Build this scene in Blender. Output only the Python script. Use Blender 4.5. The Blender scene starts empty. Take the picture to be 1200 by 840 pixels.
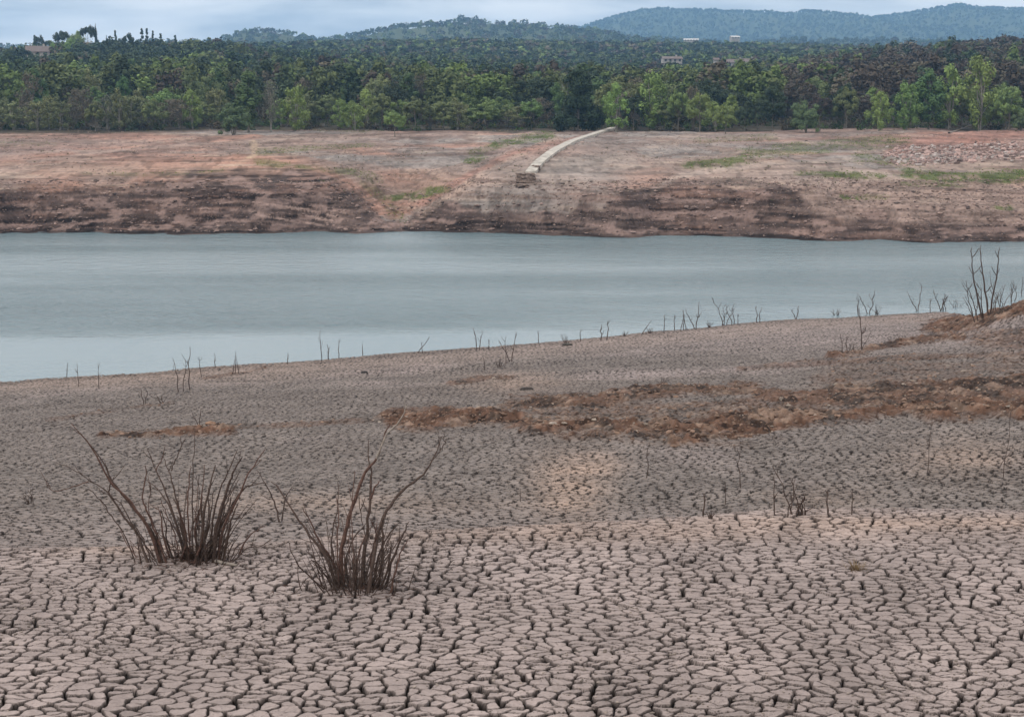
import bpy, math, random
import numpy as np
rng = np.random.default_rng(7); random.seed(7)
scene = bpy.context.scene
COL = scene.collection
R = math.radians

# ------------------------------------------------------------------ camera
F = 1903.0; PITCH = R(9.25); CAMZ = 14.0
cp, sp = math.cos(PITCH), math.sin(PITCH)
cam = bpy.data.cameras.new("camera"); co = bpy.data.objects.new("camera", cam); COL.objects.link(co)
co.location = (0, 0, CAMZ); co.rotation_euler = (R(90) - PITCH, 0, 0)
cam.sensor_width = 36; cam.lens = 36 * F / 1200; cam.clip_start = 0.1; cam.clip_end = 30000
scene.camera = co

def tanp(py):                       # tan of the depression angle of a picture row
    return np.tan(PITCH + np.arctan((np.asarray(py, float) - 420) / F))
def proj(X, Y, Z):                  # world -> picture coordinates (1200x840)
    dz = Z - CAMZ
    fw = Y * cp - dz * sp; up = Y * sp + dz * cp
    return 600 + F * X / fw, 420 - F * up / fw

# ------------------------------------------------------------------ noise
def h01(ix, iy, s):
    with np.errstate(over='ignore'):
        h = (ix.astype(np.int64).astype(np.uint32) * np.uint32(374761393)
             + iy.astype(np.int64).astype(np.uint32) * np.uint32(668265263) + np.uint32(s * 2246822519 % 4294967296))
        h = (h ^ (h >> np.uint32(13))) * np.uint32(1274126177)
        h = (h ^ (h >> np.uint32(15))) * np.uint32(2246822519)
        h = h ^ (h >> np.uint32(16))
    return h.astype(np.float64) / 4294967296.0
def vn(x, y, s=0):
    ix = np.floor(x); iy = np.floor(y); fx = x - ix; fy = y - iy
    fx = fx * fx * (3 - 2 * fx); fy = fy * fy * (3 - 2 * fy)
    a = h01(ix, iy, s); b = h01(ix + 1, iy, s); c = h01(ix, iy + 1, s); d = h01(ix + 1, iy + 1, s)
    return (a + (b - a) * fx) * (1 - fy) + (c + (d - c) * fx) * fy
def fbm(x, y, o=4, s=0):
    t = 0; a = .5; n = 0
    for k in range(o):
        t = t + a * vn(x * 2 ** k + 17.3 * k, y * 2 ** k - 9.1 * k, s + k); n += a; a *= .5
    return t / n
def sst(a, b, x):
    t = np.clip((x - a) / (b - a), 0, 1); return t * t * (3 - 2 * t)
def pchip(x, y, xn):
    x = np.asarray(x, float); y = np.asarray(y, float)
    h = np.diff(x); d = np.diff(y) / h; m = np.zeros_like(y)
    for i in range(1, len(x) - 1):
        if d[i - 1] * d[i] > 0:
            w1 = 2 * h[i] + h[i - 1]; w2 = h[i] + 2 * h[i - 1]
            m[i] = (w1 + w2) / (w1 / d[i - 1] + w2 / d[i])
    m[0] = d[0]; m[-1] = d[-1]
    k = np.clip(np.searchsorted(x, xn) - 1, 0, len(x) - 2)
    t = np.clip((xn - x[k]) / h[k], 0, 1)
    return ((2 * t**3 - 3 * t**2 + 1) * y[k] + (t**3 - 2 * t**2 + t) * h[k] * m[k]
            + (-2 * t**3 + 3 * t**2) * y[k + 1] + (t**3 - t**2) * h[k] * m[k + 1])

# ------------------------------------------------------------------ materials
def mat(name, col=(.5, .5, .5), rough=.9, attr=False, noise=None, bump=None, spec=.2, vary=0, objrand=0, metal=0):
    m = bpy.data.materials.new(name); m.use_nodes = True
    nt = m.node_tree; b = nt.nodes['Principled BSDF']; L = nt.links
    b.inputs['Roughness'].default_value = rough
    b.inputs['Specular IOR Level'].default_value = spec
    b.inputs['Metallic'].default_value = metal
    if attr:
        a = nt.nodes.new('ShaderNodeAttribute'); a.attribute_name = 'Col'; out = a.outputs['Color']
    else:
        a = nt.nodes.new('ShaderNodeRGB'); a.outputs[0].default_value = (*col, 1); out = a.outputs[0]
    tc = nt.nodes.new('ShaderNodeNewGeometry')
    if noise:
        sc_, lo, hi = noise
        n = nt.nodes.new('ShaderNodeTexNoise'); n.inputs['Scale'].default_value = sc_; n.inputs['Detail'].default_value = 5
        L.new(tc.outputs['Position'], n.inputs['Vector'])
        mr = nt.nodes.new('ShaderNodeMapRange'); mr.inputs[1].default_value = .3; mr.inputs[2].default_value = .7
        mr.inputs[3].default_value = lo; mr.inputs[4].default_value = hi
        L.new(n.outputs[0], mr.inputs[0])
        v = nt.nodes.new('ShaderNodeVectorMath'); v.operation = 'SCALE'
        L.new(out, v.inputs[0]); L.new(mr.outputs[0], v.inputs['Scale']); out = v.outputs[0]
    if objrand:
        oi = nt.nodes.new('ShaderNodeObjectInfo')
        hs = nt.nodes.new('ShaderNodeHueSaturation')
        for k, (lo, hi) in (('Hue', (.5 - .035 * objrand, .5 + .035 * objrand)), ('Value', (1 - .35 * objrand, 1 + .35 * objrand))):
            mr = nt.nodes.new('ShaderNodeMapRange'); mr.inputs[3].default_value = lo; mr.inputs[4].default_value = hi
            if k == 'Value':
                q = nt.nodes.new('ShaderNodeMath'); q.operation = 'MULTIPLY'; q.inputs[1].default_value = 7.31
                q2 = nt.nodes.new('ShaderNodeMath'); q2.operation = 'FRACT'
                L.new(oi.outputs['Random'], q.inputs[0]); L.new(q.outputs[0], q2.inputs[0]); L.new(q2.outputs[0], mr.inputs[0])
            else:
                L.new(oi.outputs['Random'], mr.inputs[0])
            L.new(mr.outputs[0], hs.inputs[k])
        L.new(out, hs.inputs['Color']); out = hs.outputs[0]
    L.new(out, b.inputs['Base Color'])
    if bump:
        n = nt.nodes.new('ShaderNodeTexNoise'); n.inputs['Scale'].default_value = bump[0]; n.inputs['Detail'].default_value = 6
        L.new(tc.outputs['Position'], n.inputs['Vector'])
        bp = nt.nodes.new('ShaderNodeBump'); bp.inputs['Strength'].default_value = bump[1]; bp.inputs['Distance'].default_value = bump[2]
        L.new(n.outputs[0], bp.inputs['Height']); L.new(bp.outputs[0], b.inputs['Normal'])
    return m

M = {}
M['mud'] = mat('dried mud', attr=True, noise=(35, .86, 1.12), bump=(60, .5, .01), spec=.12)
M['bank'] = mat('bank earth', attr=True, noise=(2.5, .8, 1.18), bump=(3.0, .6, .15), spec=.1)
M['hill'] = mat('hill soil', attr=True, noise=(.12, .75, 1.2), bump=(.2, .6, 2.0), spec=.05)
M['twig'] = mat('dead bark', (.058, .040, .033), noise=(40, .6, 1.5), bump=(90, .5, .004))
M['twig_red'] = mat('reddish dead bark', (.075, .043, .034), noise=(40, .6, 1.5), bump=(90, .5, .004))
M['pale'] = mat('weathered grey wood', (.21, .18, .155), noise=(30, .7, 1.2))
M['trunk'] = mat('tree bark', (.13, .115, .095), noise=(3, .6, 1.4))
M['trunk_pale'] = mat('pale bark', (.24, .22, .19), noise=(3, .7, 1.3))
M['rock'] = mat('rock', attr=True, noise=(6, .58, .95), bump=(20, .5, .02))
M['leafattr'] = mat('wood foliage', attr=True, noise=(.5, .85, 1.15), spec=.1)
M['grass'] = mat('grass', attr=True, noise=(1.5, .7, 1.3), spec=.1)
M['concrete'] = mat('worn concrete', (.42, .385, .34), noise=(1.2, .55, 1.2), bump=(12, .4, .02))
M['masonry'] = mat('broken masonry', (.16, .12, .10), noise=(4, .5, 1.6), bump=(8, .8, .08))
M['wall'] = mat('cream render', (.30, .28, .26), noise=(.6, .85, 1.1))
M['roof'] = mat('weathered roof tile', (.15, .12, .11), noise=(2, .7, 1.2))
M['roofpale'] = mat('pale roof sheet', (.46, .45, .44), noise=(1, .85, 1.1))
M['pane'] = mat('dark window glass', (.03, .035, .04), rough=.2, spec=.5)

# ------------------------------------------------------------------ mesh helpers
def mesh_np(name, V, Q, m, parent=None, cols=None, smooth=True, k=4):
    me = bpy.data.meshes.new(name); nV = len(V); nQ = len(Q)
    me.vertices.add(nV); me.vertices.foreach_set('co', np.asarray(V, np.float32).ravel())
    me.loops.add(nQ * k); me.loops.foreach_set('vertex_index', np.asarray(Q, np.int32).ravel())
    me.polygons.add(nQ); me.polygons.foreach_set('loop_start', np.arange(0, nQ * k, k, dtype=np.int32))
    me.polygons.foreach_set('use_smooth', np.full(nQ, smooth, dtype=bool))
    me.update(calc_edges=True)
    if cols is not None:
        at = me.color_attributes.new('Col', 'FLOAT_COLOR', 'POINT')
        c4 = np.ones((nV, 4), np.float32); c4[:, :3] = cols; at.data.foreach_set('color', c4.ravel())
    me.materials.append(m)
    o = bpy.data.objects.new(name, me); COL.objects.link(o)
    if parent: o.parent = parent
    return o
def grid_quads(nr, nc):
    i = np.arange(nr - 1)[:, None] * nc + np.arange(nc - 1)[None, :]
    return np.stack([i, i + 1, i + 1 + nc, i + nc], -1).reshape(-1, 4)
def tag(o, label=None, cat=None, group=None, kind=None):
    if label: o['label'] = label
    if cat: o['category'] = cat
    if group: o['group'] = group
    if kind: o['kind'] = kind
    return o
def empty(name, loc=(0, 0, 0), rz=0):
    o = bpy.data.objects.new(name, None); COL.objects.link(o); o.location = loc; o.rotation_euler = (0, 0, rz)
    o.empty_display_size = .3
    return o

# ------------------------------------------------------------------ near bank: height table  (picture row, height)
NP = [-250, 0, 300, 600, 900, 1100, 1160, 1200, 1450]
edge = {-250: 645, 0: 640, 300: 634, 600: 617, 900: 601, 1100: 598, 1160: 597, 1200: 597, 1450: 597}
rows_n = {
 -250: [(642, 8.3), (600, 7.2), (560, 5.7), (525, 4.2), (490, 2.4), (468, 1.1), (452, 0.0)],
 0:    [(638, 8.3), (600, 7.2), (560, 5.7), (520, 4.0), (480, 2.2), (462, 1.0), (447, 0.0)],
 300:  [(631, 7.8), (590, 6.9), (550, 5.9), (505, 4.6), (470, 2.9), (448, 1.3), (427, 0.0)],
 600:  [(614, 7.0), (575, 6.6), (530, 5.8), (493, 5.1), (455, 3.3), (430, 1.7), (405, 0.0)],
 900:  [(598, 6.75), (560, 6.3), (520, 5.9), (478, 5.3), (440, 3.8), (405, 1.9), (375, 0.0)],
 1100: [(595, 6.7), (560, 6.4), (520, 6.0), (478, 5.6), (430, 4.6), (398, 3.2), (366, 0.0)],
 1160: [(594, 6.7), (560, 6.4), (520, 6.0), (478, 5.7), (430, 5.0), (385, 4.2), (364, 4.0)],
 1200: [(594, 6.7), (560, 6.4), (520, 6.1), (478, 5.8), (430, 5.2), (385, 4.6), (349, 5.2)],
 1450: [(594, 6.7), (560, 6.4), (520, 6.1), (478, 5.8), (430, 5.4), (385, 5.2), (330, 6.2)],
}
def prof_near(pc):
    e = np.interp(pc, NP, [edge[p] for p in NP]) + 2 * math.sin(pc / 90)
    ye = 4.5 / tanp(e)
    Y = [-20, 5, 9, ye - 1.5, ye]; Z = [9.6, 9.55, 9.5, 9.5, 9.47]
    for k in range(7):
        py = np.interp(pc, NP, [rows_n[p][k][0] for p in NP]); z = np.interp(pc, NP, [rows_n[p][k][1] for p in NP])
        y = (CAMZ - z) / tanp(py)
        if k == 0:
            Y += [ye + 1.0, ye + 2.6]; zd = lambda q: 9.47 + (z - 9.47) * q / max(y - ye, 3)
            Z += [float(zd(1.0)) - .10, float(zd(2.6)) - .16]
        Y.append(float(y)); Z.append(float(z))
    yl, zl = Y[-1], Z[-1]
    Y += [yl + 12, yl + 30, 230]; Z += [zl * .35 - .7, min(zl * .1 - 2.2, -2), -5]
    for k in range(1, len(Y)):
        if Y[k] <= Y[k - 1] + .2: Y[k] = Y[k - 1] + .2
    return Y, Z
ux = lambda px: (np.asarray(px, float) - 600) / (F * cp)
uin = np.linspace(ux(-270), ux(1470), 1440)
uo = np.linspace(.01, .62, 70)
U = np.concatenate([uin[0] - uo[::-1], uin, uin[-1] + uo])
Yr = [-20, -8, 0, 4, 7, 9, 10, 10.6]
y = 10.9
while y < 17.9: Yr.append(y); y += max(.0065, y * y / (4.5 * F) * .5)
while y < 27: Yr.append(y); y += .045
while y < 62: Yr.append(y); y += .055
while y < 112: Yr.append(y); y += .11
while y < 200: Yr.append(y); y += 3
Yr = np.array(Yr); nr, nc = len(Yr), len(U)
tab_px = np.linspace(-250, 1450, 120)
ZT = np.array([pchip(*prof_near(p), Yr) for p in tab_px]).T            # rows x 120
# smooth across columns
ker = np.array([1, 4, 6, 4, 1.]) / 16
ZT = np.apply_along_axis(lambda r: np.convolve(np.pad(r, 2, mode='edge'), ker, 'valid'), 1, ZT)
pcol = 600 + U * F * cp
k = np.clip((pcol - tab_px[0]) / (tab_px[1] - tab_px[0]), 0, 118.999); ki = k.astype(int); kf = k - ki
ZB = ZT[:, ki] * (1 - kf) + ZT[:, ki + 1] * kf
YY = np.repeat(Yr[:, None], nc, 1); XX = U[None, :] * np.maximum(YY, 9)
# gentle undulation
ZB = ZB + (fbm(XX / 6, YY / 6, 3, 5) - .5) * .35 * sst(18, 30, YY) * sst(0, 1.5, ZB) + (fbm(XX / 3.5, YY / 3.5, 2, 9) - .5) * .10
PXg, PYg = proj(XX, np.maximum(YY, 1), ZB)
wx = (fbm(XX / 1.1, YY / 1.1, 3, 31) - .5); wy = (fbm(XX / 1.1, YY / 1.1, 3, 47) - .5)

def polyd(px, py, pts, sy=1.0):       # distance to a polyline in picture space, rows stretched by sy
    best = np.full(px.shape, 1e9)
    for (x0, y0), (x1, y1) in zip(pts[:-1], pts[1:]):
        dx, dy = x1 - x0, (y1 - y0) * sy
        t = np.clip(((px - x0) * dx + (py - y0) * sy * dy) / (dx * dx + dy * dy + 1e-9), 0, 1)
        best = np.minimum(best, np.hypot(px - x0 - t * dx, (py - y0) * sy - t * dy))
    return best / sy
nz = fbm(XX / 2.3, YY / 4, 4, 77); nz2 = fbm(XX / .7, YY / 1.1, 4, 78)
dirt = np.zeros_like(XX)
for pts, hw, wt in (
    ([(120, 510), (190, 507), (268, 504)], 5, 1.0), ([(268, 500), (360, 497), (470, 492)], 3, .45),
    ([(470, 490), (560, 489), (640, 497), (720, 502), (800, 503), (880, 497), (960, 488), (1050, 482), (1150, 480), (1300, 476)], 13, 1.0), ([(1000, 470), (1300, 455)], 22, .8), ([(640, 487), (760, 484), (900, 480), (1000, 470)], 17, .5),
    ([(600, 473), (700, 470), (780, 460), (880, 457), (930, 470), (1010, 462), (1100, 455), (1300, 440)], 9, .85),
    ([(790, 520), (850, 512), (900, 503)], 5, 1.0),
    ([(870, 433), (960, 425), (1060, 420), (1200, 416)], 4, .5),
    ([(975, 418), (1010, 412), (1050, 403), (1110, 396), (1125, 395)], 4, .9),
    ([(1100, 384), (1150, 376), (1190, 362), (1300, 350)], 10, 1.0), ([(1160, 395), (1300, 400)], 14, .6),
    ([(530, 450), (560, 444), (600, 442)], 3, .6), ([(60, 492), (150, 478), (200, 472)], 2.5, .35),
    ([(240, 443), (290, 436), (310, 431)], 1.5, .5), ([(980, 445), (1200, 430)], 18, .35), ([(700, 512), (800, 520), (880, 520)], 5, .3)):
    d = polyd(PXg, PYg, pts, 2.2)
    dirt = np.maximum(dirt, wt * sst(1.25, .45, d / hw + (nz - .5) * 1.5 + (nz2 - .5) * .9))
dirt *= (YY > 20)
# crack pattern: rounded polygons with an own width for every edge
cell = .235 + .10 * sst(20, 60, YY)
def cracks(X, Y, size, wbase, seed):
    gx = X / size; gy = Y / size * 1.5
    J = .93
    ci = np.floor(gx); cj = np.floor(gy); best = np.full(X.shape, 9e9); bi = ci.copy(); bj = cj.copy(); bx = gx * 0; by = gx * 0
    for dj in (-1, 0, 1):
        for di in (-1, 0, 1):
            a = ci + di; b = cj + dj
            sx = a + .5 + (h01(a, b, seed) - .5) * J; sy = b + .5 + (h01(a, b, seed + 1) - .5) * J
            dd = (sx - gx) ** 2 + (sy - gy) ** 2; m = dd < best
            best = np.where(m, dd, best); bi = np.where(m, a, bi); bj = np.where(m, b, bj); bx = np.where(m, sx, bx); by = np.where(m, sy, by)
    acc = np.zeros_like(X); K = .05
    id0 = h01(bi, bj, seed + 5)
    for dj in (-2, -1, 0, 1, 2):
        for di in (-2, -1, 0, 1, 2):
            if (di == 0 and dj == 0) or abs(di) + abs(dj) > 3: continue
            a = bi + di; b = bj + dj
            sx = a + .5 + (h01(a, b, seed) - .5) * J; sy = b + .5 + (h01(a, b, seed + 1) - .5) * J
            ex = sx - bx; ey = sy - by; L = np.sqrt(ex * ex + ey * ey) + 1e-6
            d = ((sx + bx) / 2 - gx) * ex / L + ((sy + by) / 2 - gy) * ey / L
            w = np.abs(id0 - h01(a, b, seed + 5))
            d = d - wbase * (.25 + 2.0 * w * w + .4 * w)
            acc += np.exp(-np.clip(d, -.3, 1.2) / K)
    return -K * np.log(acc + 1e-12), id0, gx - bx, gy - by
near = YY < 19
# per-vertex sizes must be continuous blocks: foreground and background use their own lattice
D = np.zeros_like(XX); ID = np.zeros_like(XX); LX = np.zeros_like(XX); LY = np.zeros_like(XX)
r0 = int(np.searchsorted(Yr, 19)); r1 = int(np.searchsorted(Yr, 200))
for sl, size, wb, sd, amp in ((slice(0, r0), .160, .044, 11, .30), (slice(r0, r1), .255, .062, 23, .36)):
    X_, Y_ = XX[sl] + wx[sl] * amp * .8, YY[sl] + wy[sl] * amp * .8
    wj = [(vn(XX[sl] * 11, YY[sl] * 11, q_) - .5) * .045 + (vn(XX[sl] * 30, YY[sl] * 30, q_ + 7) - .5) * .018 for q_ in (3, 4)]
    wmod = wb * (.35 + 1.5 * fbm(XX[sl] / 1.6, YY[sl] / 1.6, 2, 90))
    D[sl], ID[sl], LX[sl], LY[sl] = cracks(X_ + wj[0], Y_ + wj[1], size, wmod, sd)
size_ = np.where(YY < 19, .160, .255)
dm = D * size_                                          # metres from the crack rim
pl = sst(-.004, .010, dm)                               # 0 in the crack, 1 on the plate
edgef = sst(.475, .455, np.abs(U))[None, :] * np.ones_like(XX)
amt = (1 - dirt) * edgef
soft = 1 - .35 * sst(60, 100, YY)
z = ZB.copy()
z -= (1 - pl) * np.where(YY < 19, .08, .05) * amt * soft
z += amt * pl * ((ID - .5) * .010 + ((ID * 7.3 % 1) - .5) * .022 * LX + ((ID * 13.7 % 1) - .5) * .022 * LY)
z += amt * .008 * np.exp(-np.maximum(dm, 0) / .02) * pl
z += (vn(XX * 22, YY * 22, 61) - .5) * .006
lump = fbm(XX / .5, YY / .6, 5, 70); lump2 = fbm(XX / 1.9, YY / 2.4, 4, 71)
z += dirt * ((lump - .42) * .26 + (lump2 - .42) * .38 + (fbm(XX / .22, YY / .3, 4, 73) - .5) * .34)
# colours (albedo; the cracks also carry painted shade)
tone = fbm(XX / 5, YY / 7, 4, 101); spot = fbm(XX / .9, YY / .9, 3, 102)
c_plate = np.stack([np.full_like(XX, .348), np.full_like(XX, .284), np.full_like(XX, .264)], -1)
grey = np.array([.226, .190, .172]); tan = np.array([.45, .32, .25]); pink = np.array([.38, .295, .255])
sr = sst(300, 800, PXg); g = np.clip((YY - (14.4 + 3.0 * sr)) / (8.0 - 6.2 * sr), 0, 1) * (.75 * sst(620, 560, PYg) + .6) ; g = np.clip(g, 0, 1) * np.maximum(sst(.18, .52, tone + .22 * sst(420, 480, PYg)), .8 * sst(530, 575, PYg))
g = np.clip(g, 0, 1) * (1 - .75 * sst(425, 395, PYg) * sst(560, 700, PXg))
c_plate = c_plate * (1 - g[..., None]) + grey * g[..., None]
pk = sst(1.6, .2, ZB) * .7; c_plate = c_plate * (1 - pk[..., None]) + pink * pk[..., None]
for (cx, cy, rx, ry, wt) in ((668, 572, 42, 42, .65), (1150, 612, 400, 9, .5), (640, 625, 500, 12, .35), (600, 448, 60, 12, .5), (1130, 538, 70, 22, .45), (700, 545, 30, 14, .5), (380, 590, 200, 12, .3), (960, 585, 60, 14, .3), (30, 430, 300, 20, .4), (160, 640, 100, 12, .4)):
    q = wt * np.exp(-((PXg - cx) / rx) ** 2 - ((PYg - cy) / ry) ** 2) * (.5 + spot)
    q = np.clip(q, 0, 1) * (sst(19.5, 18, YY) if cy in (612, 625, 640) else 1); c_plate = c_plate * (1 - q[..., None]) + tan * q[..., None]
c_plate *= (.91 + .18 * ID)[..., None] * (.70 + .55 * spot)[..., None]
fine = fbm(XX / .09, YY / .09, 3, 104); c_plate *= (.86 + .28 * fine)[..., None]
sl = slice(0, r0); hd, _, _, _ = cracks(XX[sl] + wx[sl] * .3 + wj[0][:1] * 0, YY[sl] + wy[sl] * .3, .085, np.full_like(XX[sl], .0), 57)
hair = np.zeros_like(XX); hair[sl] = sst(.0035, .0005, hd * .085) * sst(.50, .62, fbm(XX[sl] / .35, YY[sl] / .35, 3, 58))
c_plate *= (1 - .38 * hair)[..., None]
c_crack_shade = np.array([.022, .017, .015])  # damp mud, darkened further with the shade of deep cracks painted in
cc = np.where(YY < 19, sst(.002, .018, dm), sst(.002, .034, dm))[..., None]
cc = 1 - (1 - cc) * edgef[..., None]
colr = c_crack_shade * (1 - cc) + c_plate * cc
c_dirt = np.array([.116, .064, .043]) * (.35 + 1.3 * lump)[..., None]
dk = .4 * sst(.53, .70, nz2 * .6 + lump * .45)[..., None]
c_dirt = c_dirt * (1 - dk) + np.array([.30, .225, .175]) * (.4 + 1.1 * lump)[..., None] * dk
c_dirt = c_dirt * (.30 + 1.4 * fbm(XX / .13, YY / .25, 3, 74))[..., None]
c_dirt = c_dirt * (1 - .7 * sst(.56, .66, fbm(XX / .5, YY / .9, 4, 75)))[..., None]
dd = dirt[..., None]; colr = colr * (1 - dd) + c_dirt * dd
wet = sst(.30, .02, ZB)[..., None]; colr = colr * (1 - .35 * wet) * .73
V = np.stack([XX, YY, z], -1).reshape(-1, 3)
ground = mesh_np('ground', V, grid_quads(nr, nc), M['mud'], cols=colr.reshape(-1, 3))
tag(ground, kind='structure')
ZN = z
def H_near(X, Y, Zg=None):
    Zg = ZN if Zg is None else Zg
    X = np.asarray(X, float); Y = np.asarray(Y, float); u = X / np.maximum(Y, 9)
    i = np.clip(np.searchsorted(Yr, Y) - 1, 0, nr - 2); j = np.clip(np.searchsorted(U, u) - 1, 0, nc - 2)
    a = np.clip((Y - Yr[i]) / (Yr[i + 1] - Yr[i]), 0, 1); b = np.clip((u - U[j]) / (U[j + 1] - U[j]), 0, 1)
    return (Zg[i, j] * (1 - b) + Zg[i, j + 1] * b) * (1 - a) + (Zg[i + 1, j] * (1 - b) + Zg[i + 1, j + 1] * b) * a
def dirt_at(X, Y): return H_near(X, Y, dirt)

def ray(px, py):
    d = np.array([(px - 600), F * cp - (py - 420) * sp, -F * sp - (py - 420) * cp]); return d / d[1]
def hit_near(px, py):
    d = ray(px, py); Ys = np.arange(10.5, 125, .04)
    Z = CAMZ + Ys * d[2]; h = H_near(Ys * d[0], Ys, ZB)
    k = np.argmax(Z <= np.maximum(h, -.3)); 
    return Ys[k] * d[0], float(Ys[k]), float(max(h[k], -.4))

# ------------------------------------------------------------------ far bank and hills
FP = [-500, 0, 150, 300, 380, 430, 465, 500, 560, 620, 740, 800, 930, 1000, 1100, 1200, 1700]
#        shore  clifftop      mid           upper         trees edge
FT = {
 -500: [273, (214, 4.7), (196, 5.6), (172, 6.4), (156, 7.1)],
 0:    [273, (218, 4.4), (196, 5.4), (172, 6.3), (157, 7.1)],
 150:  [273, (210, 4.9), (190, 5.7), (172, 6.4), (157, 7.1)],
 300:  [273, (210, 4.9), (188, 5.8), (172, 6.4), (160, 7.0)],
 380:  [273, (214, 4.7), (195, 5.5), (176, 6.2), (158, 7.1)],
 430:  [273, (240, 2.9), (214, 4.2), (185, 5.6), (156, 7.2)],
 465:  [273, (262, 0.9), (228, 3.2), (190, 5.3), (155, 7.2)],
 500:  [273, (245, 2.5), (218, 4.0), (186, 5.6), (155, 7.2)],
 560:  [274, (228, 3.9), (205, 4.9), (178, 6.2), (154, 7.3)],
 620:  [275, (226, 4.0), (204, 5.1), (174, 6.7), (152, 7.6)],
 740:  [277, (226, 3.9), (202, 5.1), (172, 6.6), (152, 7.5)],
 800:  [278, (216, 4.5), (200, 5.1), (176, 6.2), (153, 7.4)],
 930:  [280, (220, 4.3), (200, 5.2), (178, 6.2), (154, 7.4)],
 1000: [282, (244, 2.8), (212, 4.4), (182, 6.0), (154, 7.4)],
 1100: [283, (248, 2.6), (214, 4.3), (176, 6.4), (155, 7.4)],
 1200: [285, (252, 2.4), (214, 4.4), (170, 7.0), (149, 7.8)],
 1700: [290, (252, 2.4), (214, 4.4), (170, 7.0), (149, 7.8)],
}
HP = [-600, 0, 60, 110, 270, 330, 400, 550, 700, 850, 950, 1050, 1200, 1800]
HT = [  # (Y, ground rows at HP)
 (420, [122, 124, 124, 124, 126, 128, 128, 130, 132, 132, 126, 120, 116, 112]),
 (560, [100, 100, 98, 97, 98, 104, 108, 112, 116, 112, 104, 94, 86, 84]),
 (700, [88, 84, 76, 72, 70, 82, 90, 97, 104, 100, 88, 78, 72, 70]),
 (850, [90, 86, 80, 74, 74, 80, 84, 90, 95, 90, 86, 82, 78, 76]),
 (1300, [96, 94, 90, 88, 66, 64, 62, 60, 64, 66, 68, 70, 72, 72]),
 (1900, [98, 96, 92, 90, 72, 66, 63, 58, 58, 64, 66, 66, 68, 70]),
 (2600, [60, 62, 62, 60, 50, 42, 50, 36, 43, 58, 60, 60, 62, 60]),
]
HQ = [-600, 240, 268, 290, 315, 345, 380, 400, 430, 455, 500, 560, 620, 690, 740, 800, 870, 920, 950, 1000, 1050, 1110, 1150, 1200, 1800]
H2600 = [62, 60, 52, 42, 39, 44, 52, 50, 44, 36, 33, 32, 37, 42, 52, 56, 58, 58, 58, 58, 58, 58, 58, 58, 58]
H5200 = [66, 62, 60, 60, 60, 60, 60, 60, 60, 60, 58, 56, 50, 33, 18, 16, 18, 22, 15, 19, 20, 13, 15, 15, 14]
def prof_far(pc, sh=None):
    Y = [100, 140]; Z = [-6, -2.2]
    ys = CAMZ / tanp(np.interp(pc, FP, [FT[p][0] for p in FP]))
    Y.append(float(ys)); Z.append(0)
    for k_ in range(1, 5):
        py = np.interp(pc, FP, [FT[p][k_][0] for p in FP]); zz = np.interp(pc, FP, [FT[p][k_][1] for p in FP])
        y = (CAMZ - zz) / tanp(py)
        Y.append(max(float(y), Y[-1] + 6)); Z.append(float(zz))
    for Yh, rr in HT[:-1]:
        Y.append(Yh); Z.append(float(CAMZ - Yh * tanp(np.interp(pc, HP, rr))))
    Y.append(2600); Z.append(float(CAMZ - 2600 * tanp(np.interp(pc, HQ, H2600))))
    Y.append(3400); Z.append(float(CAMZ - 3400 * tanp(70)))
    Y.append(5200); Z.append(float(CAMZ - 5200 * tanp(np.interp(pc, HQ, H5200))))
    Y.append(7000); Z.append(float(CAMZ - 7000 * tanp(80)))
    return Y, Z
Uf = np.concatenate([np.linspace(-1.3, ux(-60), 40)[:-1], np.linspace(ux(-60), ux(1260), 1000), np.linspace(ux(1260), 1.3, 40)[1:]])
Yf = [100, 130, 145]; y = 150.
while y < 190: Yf.append(y); y += .09
while y < 330: Yf.append(y); y += .5
while y < 1000: Yf.append(y); y += 5
nbank = len(Yf)
while y < 7001: Yf.append(y); y *= 1.012
Yf = np.array(Yf); nrf, ncf = len(Yf), len(Uf)
tp = np.linspace(-700, 1900, 260)
ZT = np.array([pchip(*prof_far(p), Yf) for p in tp]).T
ZT = np.apply_along_axis(lambda r: np.convolve(np.pad(r, 2, mode='edge'), ker, 'valid'), 1, ZT)
KF = F * cp + 235 * sp
uf = lambda px: (np.asarray(px, float) - 600) / KF
k = np.clip((600 + Uf * KF - tp[0]) / (tp[1] - tp[0]), 0, 258.999); ki = k.astype(int); kf = k - ki
YF = np.repeat(Yf[:, None], ncf, 1); XF = Uf[None, :] * YF
# shore line and cliffs wander a little in depth: shift the look-up row with noise
sh = (fbm(XF / 9, YF * 0 + 3, 4, 201) - .5) * 7 * sst(330, 200, YF) + (fbm(XF / 5, YF / 12, 3, 202) - .5) * 5 * sst(330, 170, YF)
ZF = np.empty_like(YF)
for c in range(ncf):
    colz = ZT[:, ki[c]] * (1 - kf[c]) + ZT[:, ki[c] + 1] * kf[c]
    ZF[:, c] = np.interp(Yf + sh[:, c], Yf, colz)
bankm = sst(320, 280, YF)
ZF += bankm * sst(0, 1.2, ZF) * ((fbm(XF / 14, YF / 20, 4, 211) - .5) * 1.1 + (fbm(XF / 2.2, YF / 3, 4, 212) - .5) * .45)
def bump(px, Y0, sx, sy, amp, dydx=0):
    x0 = (px - 600) / (F * cp + 235 * sp) * Y0
    return amp * np.exp(-((XF - x0) / sx) ** 2 - ((YF - Y0 - dydx * (XF - x0)) / sy) ** 2)
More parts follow.
